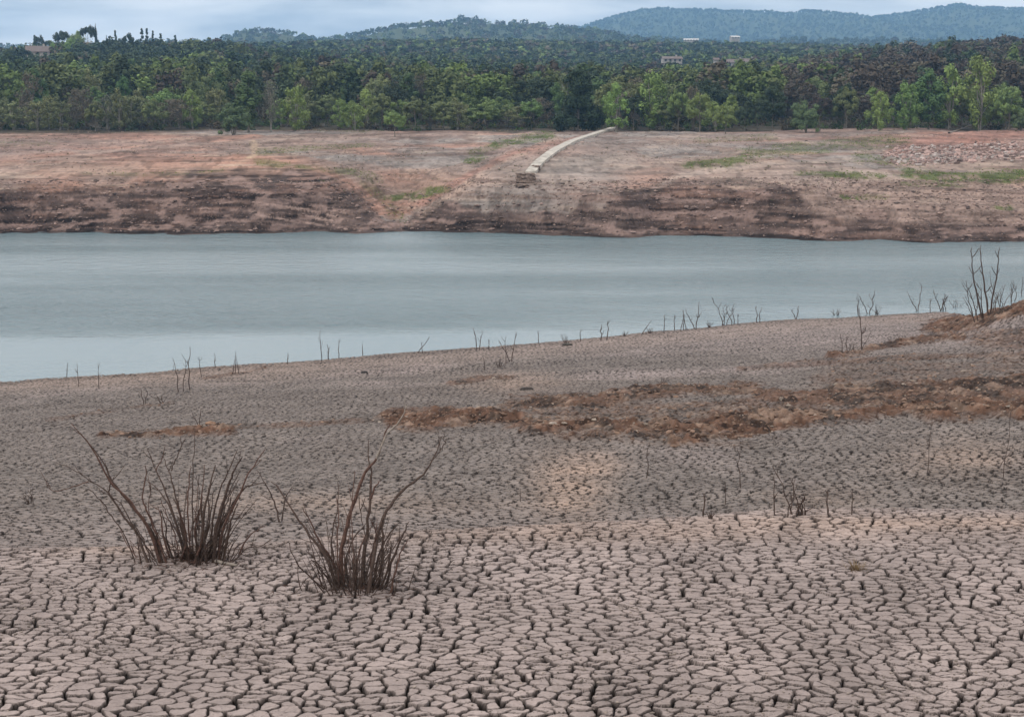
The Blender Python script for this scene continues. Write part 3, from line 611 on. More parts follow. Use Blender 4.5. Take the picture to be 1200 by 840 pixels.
SAP = [
 (78, 442, 18, 'stick', 'short bent stick standing in the water nearest the left edge'),
 (92, 453, 28, 'stick', 'faint thin stick on the left shore, second from the left edge'),
 (116, 456, 31, 'stick', 'thin upright stick left of the wavy twin saplings'),
 (211, 459, 42, 'twin', 'wavy twin-stemmed dead sapling on the left shore'),
 (223, 457, 52, 'wavy', 'tall wavy dead stem just right of the twin sapling'),
 (236, 442, 26, 'stick', 'straight thin stick close right of the tall wavy stem'),
 (252, 431, 18, 'stick', 'short stick standing in the water left of the forked-leg sapling'),
 (276, 439, 28, 'aframe', 'dead sapling standing on two spread legs by the left water'),
 (337, 427, 14, 'stick', 'small lone stick at the waterline left of the tallest left stick'),
 (377, 423, 38, 'stick', 'tallest thin dark pole on the left waterline'),
 (385, 421, 19, 'wavy', 'short bent stick touching the right of the tallest left pole'),
 (397, 419, 21, 'stick', 'short upright stick right of the tallest left pole'),
 (425, 416, 13, 'stick', 'tiny stick at the waterline near the dark stone'),
 (489, 414, 19, 'lean', 'thin slanting stick at the waterline left of centre'),
 (495, 414, 13, 'stick', 'tiny straight stick beside the slanting one left of centre'),
 (559, 410, 26, 'twin', 'pair of thin dead stems at the waterline above the stump row'),
 (573, 409, 12, 'stick', 'tiny stick between two clumps just left of the centre shore'),
 (568, 434, 16, 'stick', 'thin short twig at the left end of the stump row'),
 (584, 430, 14, 'tuft', 'low dark clump of broken stumps on the centre shore'),
 (593, 425, 32, 'stick', 'straight dark stem left of the forked one, right of the stumps'),
 (599, 424, 36, 'vee', 'forked dark stem at the right end of the stump row'),
 (631, 402, 15, 'stick', 'thin faint stick standing right of the forked stem'),
 (665, 403, 13, 'tuft', 'dark scrubby tuft on the centre waterline'),
 (680, 400, 15, 'stick', 'thin faint stick right of the dark scrubby tuft'),
 (704, 399, 20, 'wavy', 'left stem of two dark stems close together at the centre right water'),
 (711, 398, 23, 'wavy', 'right stem of two dark stems close together at the centre right water'),
 (732, 394, 7, 'tuft', 'tiny dark stump on the shore left of the slanting twig'),
 (751, 392, 17, 'lean', 'slanting twig at the waterline right of the paired stems'),
 (762, 391, 7, 'tuft', 'tiny twig tuft right of the slanting twig'),
 (778, 390, 22, 'stick', 'straight single stick left of the crossed twigs on the right shore'),
 (790, 388, 20, 'stick', 'faint straight stick right beside the single stick'),
 (801, 387, 24, 'aframe', 'crossed pair of twigs on the right shore'),
 (815, 385, 32, 'vee', 'branched dead sapling right of the crossed twigs'),
 (831, 384, 8, 'tuft', 'tiny stump right of the branched sapling'),
 (852, 381, 33, 'bush', 'small many-stemmed dead bush on the right waterline'),
 (865, 380, 12, 'stick', 'tiny stick at the right foot of the small dead bush'),
 (888, 378, 20, 'twin', 'thin twin twigs right of the small dead bush'),
 (933, 374, 16, 'vee', 'small forked twig on the shore halfway to the tall snag'),
 (980, 371, 13, 'tuft', 'low faint twig tuft on the water left of the tall snag'),
 (1006, 369, 26, 'stick', 'thin stem on the waterline behind the left of the tall snag'),
 (1018, 369, 30, 'vee', 'forked stem on the waterline behind the right of the tall snag'),
 (1010, 412, 57, 'snag', 'tall dark snag with a forked top rising from the dirt bank'),
 (988, 414, 23, 'twin', 'small dead sapling left of the foot of the tall snag'),
 (998, 413, 12, 'tuft', 'tiny twig clump between the tall snag and its small neighbour'),
 (1028, 369, 14, 'tuft', 'wispy twigs on the waterline right of the tall snag'),
 (1075, 366, 33, 'vee', 'dark V-shaped dead sapling on the right waterline'),
 (1090, 366, 16, 'stick', 'short thin twig right of the V-shaped sapling'),
 (1103, 365, 26, 'bush', 'thin splayed twigs between the V-shaped sapling and the big stems'),
 (1120, 365, 17, 'tuft', 'low wispy twigs left of the big bare stems'),
 (1142, 373, 32, 'vee', 'thin leaning sapling at the left foot of the big bare stems'),
 (1172, 366, 48, 'bush', 'upright cluster of dead stems right of the big bare stems'),
 (1186, 358, 28, 'twin', 'thin twin stems on the brown mound near the right edge'),
 (1196, 352, 30, 'stick', 'single thin stem on the brown mound at the right edge'),
 (757, 560, 44, 'wavy', 'crooked dark sapling in the middle ground below the brown dirt'),
 (868, 572, 48, 'wavy', 'thick-footed dead sapling below the right brown dirt'),
 (850, 591, 28, 'stick', 'short thin stem left of the thick-footed sapling'),
 (824, 605, 28, 'wavy', 'small bent twig left of the short thin stem'),
 (832, 608, 11, 'tuft', 'tiny black stump on the rim of the foreground flat'),
 (928, 604, 62, 'bush', 'many-stemmed dead bush on the rim of the foreground flat'),
 (941, 604, 22, 'tuft', 'low spiky clump at the right foot of the rim bush'),
 (908, 604, 48, 'stick', 'slender stem left of the many-stemmed rim bush'),
 (970, 604, 32, 'wavy', 'bent stem right of the many-stemmed rim bush'),
 (998, 603, 30, 'stick', 'short upright stem second right of the rim bush'),
 (1087, 553, 72, 'stick', 'tall straight dead stem with stubs before the right brown dirt'),
 (1176, 560, 88, 'stick', 'tallest straight dead stem near the right edge'),
 (1170, 548, 22, 'lean', 'short leaning twig beside the tallest right stem'),
 (169, 474, 20, 'twin', 'faint reddish twigs on the left mud below the wavy saplings'),
 (190, 473, 13, 'tuft', 'low scrubby tuft on the left mud below the wavy saplings'),
 (233, 499, 21, 'vee', 'small forked twig growing from the small brown dirt patch'),
 (516, 528, 26, 'twin', 'thin twigs on the mud right of the narrower dead shrub'),
 (610, 588, 16, 'stick', 'tiny upright twig on the centre grey mud'),
 (36, 590, 22, 'tuft', 'sparse twig tuft on the mud near the left edge'),
 (686, 465, 10, 'tuft', 'tiny scrub clump on the upper edge of the brown dirt'),
 (705, 465, 14, 'stick', 'thin short twig on the upper edge of the brown dirt'),
 (776, 452, 12, 'tuft', 'dark scrub clump topping the brown dirt right of centre'),
]
for s_ in SAP: dead(*s_)
# V-shaped sapling between the shrubs
bx, by, bz = hit_near(327, 611); t = TB(); cr = lambda x, y_: at(280 + x / 3.232, 460 + y_ / 3.232, by)
for w, pts in ((.016, [(155, 495), (140, 440), (125, 400), (100, 340), (65, 295)]), (.013, [(160, 495), (175, 400), (200, 362)]), (.007, [(175, 402), (160, 370), (142, 345)]), (.006, [(128, 405), (100, 395), (80, 380)])):
    t.tube([cr(*p) + np.array([0, rng.normal(0, .03), 0]) for p in pts], w, w * .3, n=5, wig=.004)
o = t.build('dead_sapling', M['twig'], None, (bx, by, bz)); o.location = (bx, by, bz)
tag(o, 'small V-shaped dead sapling between the two foreground shrubs', 'dead sapling', 'dead saplings along the near shore')
# big bare stems at the right
bx, by, bz = hit_near(1156, 371); root = empty('dead_shrub', (bx, by, bz)); tag(root, 'tallest group of bare stems rising above the right shore', 'dead shrub')
cr = lambda x, y_, dy=0: at(960 + x / 4.94, 270 + y_ / 4.94, by + dy)
for i, (w, pts) in enumerate(((.055, [(985, 500), (968, 400), (955, 300), (940, 200), (932, 92)]), (.05, [(950, 495), (920, 400), (895, 290), (885, 200), (880, 100)]), (.05, [(985, 490), (1000, 420), (1020, 300), (1035, 200), (1042, 100)]),
    (.035, [(955, 490), (940, 430), (938, 360), (935, 330)]), (.03, [(905, 510), (880, 450), (862, 400), (850, 290)]), (.03, [(925, 495), (900, 440), (870, 350), (862, 330)]), (.03, [(1000, 490), (1010, 440), (1012, 400)]))):
    t = TB(); dy = rng.normal(0, .5); P = [cr(x, y_, dy * k_ / 4) for k_, (x, y_) in enumerate(pts)]; P[0][2] = min(P[0][2], float(H_near(P[0][0], P[0][1]))) - .15
    t.tube(P, w, w * .35, n=5, wig=.012)
    for q in range(4):
        k_ = rng.integers(1, len(P) - 1); p = np.array(P[k_]) * .6 + np.array(P[k_ + 1]) * .4; e = np.array([rng.choice([-1, 1]) * .7, rng.normal(0, .4), .9]); ln = rng.uniform(.2, .6)
        t.tube([p, p + e * ln * .5, p + e * ln + np.array([0, 0, .08])], w * .4, w * .2, n=4)
    t.build('stem', M['twig'], root, (bx, by, bz))
# pale stick lying by the left shrub, twigs and dry tuft in the foreground
def lying(name, pts, r, m, label, cat):
    P = []
    for px, py in pts:
        x, y_, z_ = hit_near(px, py); P.append((x, y_, z_ + r * .8))
    t = TB(); t.tube(P, r, r * .5, n=6, wig=.003); o = t.build(name, m, None, P[0]); o.location = P[0]; tag(o, label, cat)
lying('stick', [(252, 659), (264, 663), (278, 665)], .022, M['pale'], 'pale broken stick lying at the foot of the broad shrub', 'stick')
bx, by, bz = hit_near(1004, 668); V = []; Q = []
for i in range(110):
    a = rng.uniform(0, 6.28); rr = abs(rng.normal(0, .05)); h = rng.uniform(.04, .12); d = np.array([math.cos(a), math.sin(a) * .6, 0]) * h * .8
    p = np.array([rr * math.cos(a), rr * math.sin(a), -.01]); w = np.array([-math.sin(a), math.cos(a), 0]) * .004
    n0 = len(V); V += [p - w, p + w, p + d + np.array([0, 0, h])]; Q.append((n0, n0 + 1, n0 + 2))
M['dry'] = mat('dry grass', (.16, .11, .06))
o = mesh_np('dry_tuft', V, Q, M['dry'], k=3); o.location = (bx, by, bz); tag(o, 'small brown dry grass tuft on the right foreground mud', 'grass tuft')

# ------------------------------------------------------------------ rocks
def ico():
    ph = (1 + 5 ** .5) / 2
    v = np.array([(-1, ph, 0), (1, ph, 0), (-1, -ph, 0), (1, -ph, 0), (0, -1, ph), (0, 1, ph), (0, -1, -ph), (0, 1, -ph), (ph, 0, -1), (ph, 0, 1), (-ph, 0, -1), (-ph, 0, 1)]) / 1.9
    f = np.array([(0, 11, 5), (0, 5, 1), (0, 1, 7), (0, 7, 10), (0, 10, 11), (1, 5, 9), (5, 11, 4), (11, 10, 2), (10, 7, 6), (7, 1, 8), (3, 9, 4), (3, 4, 2), (3, 2, 6), (3, 6, 8), (3, 8, 9), (4, 9, 5), (2, 4, 11), (6, 2, 10), (8, 6, 7), (9, 8, 1)])
    return v, f
IV, IF = ico()
def rocks(name, P, S, cols, label, flat=.6):
    n = len(P); V = IV[None] * (1 + rng.uniform(-.28, .28, (n, 12, 1))); a = rng.uniform(0, 6.28, n); c, s = np.cos(a), np.sin(a)
    V = V * np.stack([S * rng.uniform(.8, 1.5, n), S * rng.uniform(.7, 1.2, n), S * flat * rng.uniform(.6, 1.2, n)], -1)[:, None]
    X = V[..., 0] * c[:, None] - V[..., 1] * s[:, None]; Yv = V[..., 0] * s[:, None] + V[..., 1] * c[:, None]; V = np.stack([X, Yv, V[..., 2]], -1) + P[:, None]
    Q = (IF[None] + (np.arange(n) * 12)[:, None, None]).reshape(-1, 3)
    o = mesh_np(name, V.reshape(-1, 3), Q, M['rock'], cols=np.repeat(cols, 12, 0), smooth=False, k=3); tag(o, label, kind='stuff'); return o
n = 90000; u = rng.uniform(ux(-30), ux(1230), n); Ys = rng.uniform(26, 85, n); X = u * Ys; dv = dirt_at(X, Ys)
keep = rng.random(n) < dv ** 1.5 * .6; X, Ys = X[keep], Ys[keep]; S = .014 + .06 * rng.random(len(X)) ** 6 + .02 * rng.random(len(X)); n = len(X)
cl_ = np.array([.17, .11, .08]) * rng.uniform(.5, 1.6, (n, 1)); w = rng.random(n) < .06; cl_[w] = np.array([.34, .28, .23]) * rng.uniform(.6, 1.1, (w.sum(), 1))
rocks('clods', np.stack([X, Ys, H_near(X, Ys) + S * .2], -1), S, cl_, 'loose brown clods and stones strewn over the dirt ridges')
n = 26000; X = rng.uniform(-4.8, 5.0, n); Ys = 10.8 + 6.8 * rng.random(n); q = fbm(X / 1.2, Ys / 1.2, 4, 430); keep = (rng.random(n) < sst(.42, .66, q)) & (np.abs(X / Ys) < .34); X, Ys = X[keep], Ys[keep]; n = len(X)
S = .0035 + .013 * rng.random(n) ** 5; rocks('crumbs', np.stack([X, Ys, H_near(X, Ys) + S * .3], -1), S, np.array([.27, .22, .19]) * rng.uniform(.35, 1.2, (n, 1)), 'small crumbs of dry mud strewn over the cracked flat')
for bpx, bpy_, nn in ((228, 659, 260), (419, 692, 240)):
    x0, y0, _z = hit_near(bpx, bpy_); t = TB()
    for k_ in range(nn):
        a = rng.uniform(0, 6.283); rr = abs(rng.normal(0, .34)); x = x0 + rr * math.cos(a) * 1.3; y_ = y0 + rr * math.sin(a) * .8 - .05; an = rng.uniform(0, 3.14); ln = rng.uniform(.02, .11)
        e = np.array([math.cos(an) * ln, math.sin(an) * ln, rng.normal(0, .012)]); p = np.array([x, y_, float(H_near(x, y_)) + .012]); t.tube([p, p + e * .5 + rng.normal(0, .004, 3), p + e], rng.uniform(.002, .005), .0015, n=4, sub=1)
    o = t.build('twig_litter', M['twig_red']); tag(o, 'snapped twig litter lying around the ' + ('broad' if bpx < 300 else 'narrower') + ' dead shrub', kind='stuff')
# single stones
def stone(px, py, s, col, label, flat=.7):
    x, y_, z_ = hit_near(px, py); v, f = IV.copy(), IF
    import bmesh
    bm = bmesh.new(); vs = [bm.verts.new(p) for p in v]
    for t_ in f: bm.faces.new([vs[i] for i in t_])
    bmesh.ops.subdivide_edges(bm, edges=bm.edges[:], cuts=2, use_grid_fill=True)
    for q in bm.verts:
        p = q.co; p.normalize(); r_ = .75 + .4 * float(vn(np.array(p.x * 2 + px), np.array(p.y * 2 + p.z * 3), 5)); p *= s * r_; p.x *= 1.5; p.z *= flat
    me = bpy.data.meshes.new('stone'); bm.to_mesh(me); bm.free(); o = bpy.data.objects.new('stone', me); COL.objects.link(o)
    me.materials.append(mat('stone', col, noise=(9, .6, 1.4), bump=(20, .5, .02))); o.location = (x, y_, z_ + s * .1); tag(o, label, 'stone')
stone(617, 457, .16, (.05, .042, .038), 'dark stone on the pale cracked mud right of centre')
stone(427, 437, .12, (.03, .028, .028), 'small black stone on the grey mud near the left water')
stone(247, 497, .13, (.20, .12, .08), 'brown stone capping the small dirt patch at left')
stone(237, 500, .09, (.42, .36, .31), 'small pale stone on the small dirt patch at left')
stone(144, 508, .10, (.045, .035, .03), 'dark stone at the left end of the small dirt patch')
stone(665, 405, .20, (.05, .045, .04), 'dark stone under the scrubby tuft on the waterline')
stone(648, 497, .08, (.30, .25, .21), 'pale stone on the middle of the brown dirt ridge')

# rubble field on the far bank (right)
n = 13000; px = rng.uniform(1030, 1330, n); f_ = rng.random(n); X = []; 
Ys = rng.uniform(185, 285, n); X = uf(px) * Ys; Z = H_far(X, Ys); pxx, pyy = proj(X, Ys, Z)
d = sst(1.2, .6, polyd(pxx, pyy, [(1060, 183), (1110, 182), (1160, 177), (1350, 174)], 2.5) / 11); keep = rng.random(n) < d * .75; X, Ys, Z = X[keep], Ys[keep], Z[keep]; n = len(X)
S = rng.uniform(.08, .26, n) + .25 * rng.random(n) ** 6; cl_ = np.array([.36, .25, .22]) * rng.uniform(.3, 1.4, (n, 1)); w = rng.random(n) < .2; cl_[w] = np.array([.44, .38, .35]) * rng.uniform(.7, 1.1, (w.sum(), 1))
rocks('rubble', np.stack([X, Ys, Z + S * .15], -1), S, cl_, 'pinkish broken rock rubble heaped on the far right bank', .7)
# boulders and broken strata along the far cliffs
n = 30000; X = rng.uniform(uf(-40), uf(1240), n) * 170; Ys = rng.uniform(154, 182, n); X = X * Ys / 170; Z = H_far(X, Ys); keep = (Z > .15) & (Z < 4.9) & (rng.random(n) < .55); X, Ys, Z = X[keep], Ys[keep], Z[keep]; n = len(X)
S = rng.uniform(.035, .10, n) + .22 * rng.random(n) ** 8; cl_ = np.array([.24, .17, .145]) * rng.uniform(.3, 1.5, (n, 1))
rocks('scree', np.stack([X, Ys, Z + S * .1], -1), S, cl_, 'broken brown rock along the foot of the far cliffs', .5)
n = 16000; X = rng.uniform(uf(-40), uf(1240), n); Ys = 168 + 130 * rng.random(n) ** 1.4; X = X * Ys; Z = H_far(X, Ys); q = fbm(X / 9, Ys / 12, 4, 412); keep = (Z > 3.0) & (rng.random(n) < sst(.40, .62, q)); X, Ys, Z = X[keep], Ys[keep], Z[keep]; n = len(X)
S = rng.uniform(.04, .11, n) + .16 * rng.random(n) ** 9; cl_ = np.array([.34, .25, .21]) * rng.uniform(.3, 1.35, (n, 1))
rocks('stones', np.stack([X, Ys, Z + S * .1], -1), S, cl_, 'small stones scattered over the upper far bank', .5)
# ------------------------------------------------------------------ grass
def tufts(P, hs, cols, name, label, nb=7):
    n = len(P); k_ = nb; a = rng.uniform(0, 6.28, (n, k_)); out = rng.uniform(.1, .7, (n, k_)) * hs[:, None]; h = hs[:, None] * rng.uniform(.5, 1.1, (n, k_)); w = hs[:, None] * .16
    base = P[:, None] + np.stack([np.cos(a) * hs[:, None] * .35, np.sin(a) * hs[:, None] * .35, -.03 + 0 * a], -1)
    side = np.stack([-np.sin(a) * w, np.cos(a) * w, 0 * a], -1); tip = base + np.stack([np.cos(a) * out, np.sin(a) * out, h], -1)
    V = np.stack([base - side, base + side, tip], 2).reshape(-1, 3); Q = np.arange(len(V)).reshape(-1, 3)
    o = mesh_np(name, V, Q, M['grass'], cols=np.repeat(cols, k_ * 3, 0), k=3); tag(o, label, kind='stuff')
n = 200000; u = rng.uniform(uf(-40), uf(1240), n); Ys = 160 + 135 * rng.random(n) ** 1.2; X = u * Ys
nbk = green; gr = np.zeros_like(ZF); gr[A] = green; gd = H_far(X, Ys, gr); Z = H_far(X, Ys)
keep = (rng.random(n) < gd * .38) & (Z > .4); X, Ys, Z = X[keep], Ys[keep], Z[keep]; n = len(X)
cl_ = np.array([.10, .15, .035]) * rng.uniform(.5, 1.35, (n, 1)) * np.array([1, 1, 1]) + rng.uniform(0, .03, (n, 1)) * np.array([1.4, .8, .2])
tufts(np.stack([X, Ys, Z], -1), rng.uniform(.07, .20, n), cl_, 'grass', 'green grass and weeds growing in patches on the far bank')
n = 9000; u = rng.uniform(uf(-40), uf(1240), n); Ys = rng.uniform(165, 290, n); X = u * Ys; Z = H_far(X, Ys); q = fbm(X / 7, Ys / 9, 3, 410); keep = (Z > 2.5) & (q > .58) & (rng.random(n) < .35); X, Ys, Z = X[keep], Ys[keep], Z[keep]; n = len(X)
tufts(np.stack([X, Ys, Z], -1), rng.uniform(.10, .26, n), np.array([.085, .085, .04]) * rng.uniform(.6, 1.4, (n, 1)), 'weeds', 'scattered dark dry weeds on the bare far bank')

# ------------------------------------------------------------------ concrete ramp and its broken foot
def ribbon(name, pts, wd, th, m, label, cat, jit=0):
    P = []
    for i in range(len(pts) - 1):
        for t_ in np.linspace(0, 1, 8, endpoint=False):
            P.append(np.array(pts[i]) * (1 - t_) + np.array(pts[i + 1]) * t_)
    P.append(np.array(pts[-1])); W = []
    for p in P:
        x, y_, z_ = hit_far(p[0], p[1]); W.append((x, y_))
    W = np.array(W)
    for _ in range(4): W[1:-1] = (W[:-2] + W[1:-1] * 2 + W[2:]) / 4
    V = []; Q = []
    zt = []
    for i in range(len(W)):
        d = W[min(i + 1, len(W) - 1)] - W[max(i - 1, 0)]; d /= np.linalg.norm(d); nrm = np.array([-d[1], d[0]])
        e = [W[i] + nrm * wd / 2, W[i] - nrm * wd / 2]; hh = max(float(H_far(q[0], q[1])) for q in e + [W[i]]) + th
        zt.append((e, hh))
    hs = np.array([q[1] for q in zt])
    for _ in range(6): hs[1:-1] = np.maximum(hs[1:-1], (hs[:-2] + hs[2:]) / 2 - .03) * .5 + .5 * (hs[:-2] + hs[2:]) / 2
    for (e, _), hh in zip(zt, hs):
        V += [(*e[0], hh), (*e[1], hh), (*e[1], hh - th - 1.2), (*e[0], hh - th - 1.2)]
    for i in range(len(W) - 1):
        a = i * 4
        for k_ in range(4): k2 = (k_ + 1) % 4; Q.append((a + k_, a + k2, a + 4 + k2, a + 4 + k_))
    Q += [(0, 3, 2, 1), ((len(W) - 1) * 4, (len(W) - 1) * 4 + 1, (len(W) - 1) * 4 + 2, (len(W) - 1) * 4 + 3)]
    o = mesh_np(name, V, Q, m, smooth=False); tag(o, label, cat); return o
ribbon('ramp', [(622, 204), (632, 192), (648, 180), (668, 168), (692, 160), (720, 151)], 1.15, .3, M['concrete'], 'pale concrete ramp curving down the far bank from the trees', 'ramp')
def chunk(name, px, py, sx, sy, sz, m, label, cat, rz=0):
    x, y_, z_ = hit_far(px, py); nx, ny, nz_ = 9, 4, 6; import bmesh
    bm = bmesh.new(); bmesh.ops.create_cube(bm, size=1); bmesh.ops.subdivide_edges(bm, edges=bm.edges[:], cuts=4, use_grid_fill=True)
    for v in bm.verts:
        v.co.x *= sx; v.co.y *= sy; v.co.z *= sz
        v.co.x += random.uniform(-.06, .06) * sx; v.co.y += random.uniform(-.08, .08) * sy; v.co.z += random.uniform(-.12, .12) * sz
    me = bpy.data.meshes.new(name); bm.to_mesh(me); bm.free(); me.materials.append(m); o = bpy.data.objects.new(name, me); COL.objects.link(o); o.location = (x, y_, z_ + sz * .35); o.rotation_euler = (0, 0, rz); tag(o, label, cat)
chunk('masonry_block', 616, 212, 2.0, 1.4, .85, M['masonry'], 'dark broken masonry block at the foot of the pale ramp', 'masonry')
chunk('slab', 612, 220, 1.4, .9, .22, M['masonry'], 'flat dark slab lying below the masonry block', 'slab')
chunk('slab', 628, 199, .35, 1.4, .5, M['masonry'], 'dark broken edge piece at the lower right of the ramp', 'masonry', .5)

# ------------------------------------------------------------------ trees
def crown_mesh(r_, kind, nleaf, leaf, Hh=1.0):
    """leaf-sized faces in clumps; unit metres for a tree about 9 m tall"""
    cl = []
    if kind == 'round':
        for i in range(34):
            a = r_.uniform(0, 6.28); v = r_.uniform(-1, 1); rr = r_.uniform(.45, 1.0); q = math.sqrt(1 - v * v)
            cl.append((2.9 * rr * q * math.cos(a), 2.9 * rr * q * math.sin(a), 5.7 + 2.9 * rr * v, r_.uniform(.6, 1.15)))
    elif kind == 'dome':
        for i in range(46):
            a = r_.uniform(0, 6.28); v = r_.uniform(-.45, 1); rr = r_.uniform(.7, 1.0); q = math.sqrt(1 - v * v) if abs(v) < 1 else 0
            cl.append((3.2 * rr * q * math.cos(a), 3.2 * rr * q * math.sin(a), 5.0 + 3.9 * rr * v, r_.uniform(.55, 1.15)))
    elif kind == 'tall':
        for i in range(34):
            h = r_.uniform(0, 1); w = 1.9 * math.sin(math.pi * min(1, .18 + h * .82)) ** .7; a = r_.uniform(0, 6.28); rr = math.sqrt(r_.random()) * w
            cl.append((rr * math.cos(a), rr * math.sin(a), 2.0 + 7.6 * h, r_.uniform(.5, .95)))
    elif kind == 'conifer':
        for i in range(40):
            h = r_.random() ** 1.2; w = 2.0 * (1 - h) + .15; a = r_.uniform(0, 6.28); rr = r_.uniform(.3, 1) * w
            cl.append((rr * math.cos(a), rr * math.sin(a), .9 + 8.3 * h, r_.uniform(.4, .75) * (1.15 - .6 * h)))
    elif kind == 'evergreen':
        for i in range(84):
            h = r_.random(); w = 3.6 * (1 - h ** 1.8) ** .6 * (.75 + .25 * math.sin(h * 9)); a = r_.uniform(0, 6.28); rr = r_.uniform(.3, 1) * w
            cl.append((rr * math.cos(a), rr * math.sin(a), .6 + 8.6 * h, r_.uniform(.7, 1.2) * (1.1 - .4 * h)))
    elif kind == 'umbrella':
        for i in range(30):
            a = r_.uniform(0, 6.28); rr = math.sqrt(r_.random()) * 3.6
            cl.append((rr * math.cos(a), rr * math.sin(a), 8.4 - .10 * rr * rr + r_.uniform(-.4, .4), r_.uniform(.6, 1.0)))
    elif kind == 'cypress':
        for i in range(20):
            h = i / 19; cl.append((r_.normal(0, .12), r_.normal(0, .12), .6 + 8.6 * h, .62 * math.sin(math.pi * min(.97, .2 + .78 * h)) + .12))
    elif kind == 'bush':
        for i in range(46):
            a = r_.uniform(0, 6.28); v = r_.uniform(-.75, 1); rr = r_.uniform(.3, 1)
            cl.append((3.4 * rr * math.cos(a) * math.sqrt(max(0, 1 - v * v * .8)), 3 * rr * math.sin(a), 3.4 + 3.6 * rr * v, r_.uniform(.7, 1.2)))
    elif kind in ('feather', 'bare'):
        lo_ = 1.1 if kind == 'feather' else 2.4
        for i in range(56):
            h = r_.random(); w = (.8 + 2.2 * math.sin(math.pi * h ** .8) ** .8); a = r_.uniform(0, 6.28); rr = r_.uniform(.25, 1) * w
            cl.append((rr * math.cos(a), rr * math.sin(a), lo_ + (9.2 - lo_) * h, r_.uniform(.4, .9)))
    cl = np.array(cl); wt = cl[:, 3] ** 2; wt /= wt.sum(); ix = r_.choice(len(cl), nleaf, p=wt); c = cl[ix]
    d = r_.normal(size=(nleaf, 3)); d /= np.linalg.norm(d, axis=1)[:, None]; rad = c[:, 3] * r_.random(nleaf) ** .45
    st = np.array([1, 1, 1.35 if kind in ('tall', 'feather', 'bare', 'cypress') else .85]); P = c[:, :3] + d * rad[:, None] * st
    nrm = d * 1.3 + r_.normal(0, .22, (nleaf, 3)) + np.array([0, 0, .35]); nrm /= np.linalg.norm(nrm, axis=1)[:, None]
    a = np.cross(nrm, r_.normal(size=(nleaf, 3))); a /= np.linalg.norm(a, axis=1)[:, None]; b_ = np.cross(nrm, a)
    s = leaf * r_.uniform(.55, 1.3, nleaf)[:, None]
    V = np.stack([P - a * s - b_ * s * .5, P + a * s - b_ * s * .6, P + a * s * .6 + b_ * s * .7, P - a * s * .8 + b_ * s * .5], 1).reshape(-1, 3)
    return V, np.arange(nleaf * 4).reshape(-1, 4), cl
def trunk_tb(r_, kind, cl):
    t = TB(); top = {'round': 6.5, 'dome': 6.5, 'tall': 8.5, 'conifer': 9, 'evergreen': 8, 'umbrella': 8, 'cypress': 8.5, 'bush': 3, 'feather': 8.3, 'bare': 8.3}[kind]
    r0 = {'bush': .14, 'cypress': .12}.get(kind, .15)
    P = [(0, 0, -.5), (r_.normal(0, .1), r_.normal(0, .1), top * .3), (r_.normal(0, .25), r_.normal(0, .25), top * .65), (r_.normal(0, .3), r_.normal(0, .3), top)]
    t.tube(P, r0 * 1.15, .03, n=6, sub=3)
    for c in cl[r_.permutation(len(cl))[:9 if kind != 'bare' else 26]]:
        z0 = min(max(c[2] * .55, 1.4), top * .8); t.tube([(P[1][0] * .5, P[1][1] * .5, z0), (c[0] * .5, c[1] * .5, (z0 + c[2]) / 2 + .1), (c[0], c[1], c[2] + (.6 if kind == 'bare' else 0))], .07 if kind != 'bare' else .05, .02, n=4, sub=2)
    if kind in ('feather', 'bare', 'bush'):
        for q in range(2 if kind != 'bush' else 4):
            a = r_.uniform(0, 6.28); t.tube([(.1 * math.cos(a), .1 * math.sin(a), -.4), (.6 * math.cos(a), .5 * math.sin(a), top * .45), (1.1 * math.cos(a), 1.0 * math.sin(a), top * .9)], .10, .03, n=5, sub=2)
    return t
SPEC = {  # kind: shape, leaves, leaf size, crown colour, trunk material, width of crown (m)
 'olive_round': ('dome', 5600, .15, (0.111, 0.133, 0.054), 'trunk'), 'olive_feather': ('feather', 3400, .14, (0.136, 0.150, 0.069), 'trunk_pale'),
 'lime_feather': ('feather', 4400, .15, (0.151, 0.210, 0.062), 'trunk_pale'), 'lime_round': ('dome', 5600, .15, (0.133, 0.186, 0.061), 'trunk'),
 'green_tall': ('tall', 5000, .15, (0.061, 0.105, 0.038), 'trunk'), 'dark_evergreen': ('evergreen', 13000, .15, (0.021, 0.038, 0.019), 'trunk'),
 'dark_round': ('dome', 5600, .15, (0.036, 0.051, 0.026), 'trunk'), 'brown_bare': ('bare', 2300, .12, (0.111, 0.094, 0.066), 'trunk'),
 'green_bush': ('bush', 7500, .15, (0.081, 0.112, 0.051), 'trunk'), 'conifer': ('conifer', 3800, .15, (0.026, 0.045, 0.026), 'trunk'),
 'umbrella_pine': ('umbrella', 4200, .16, (0.032, 0.047, 0.027), 'trunk'), 'cypress': ('cypress', 2200, .14, (.018, .034, .018), 'trunk'),
 'grey_feather': ('bare', 1500, .13, (0.130, 0.130, 0.098), 'trunk_pale'), 'purple_round': ('dome', 4600, .15, (0.074, 0.059, 0.046), 'trunk'),
}
PROTO = {}
for nm, (shape, nl, lf, colr_, tm) in SPEC.items():
    mm = mat(nm.replace('_', ' ') + ' foliage', colr_, noise=(.9, .65, 1.4), spec=.15, objrand=.55, rough=.7)
    for v_ in range(3):
        r_ = np.random.default_rng(v_ * 31 + len(nm) * 7 + nl)
        V, Q, cl = crown_mesh(r_, shape, nl, lf)
        me = bpy.data.meshes.new('crown'); 
        o = mesh_np('crown', V, Q, mm, smooth=False); cm = o.data; bpy.data.objects.remove(o)
        t = trunk_tb(r_, shape, cl); o = t.build('trunk', M[tm]); tm_ = o.data; bpy.data.objects.remove(o)
        PROTO[(nm, v_)] = (cm, tm_)
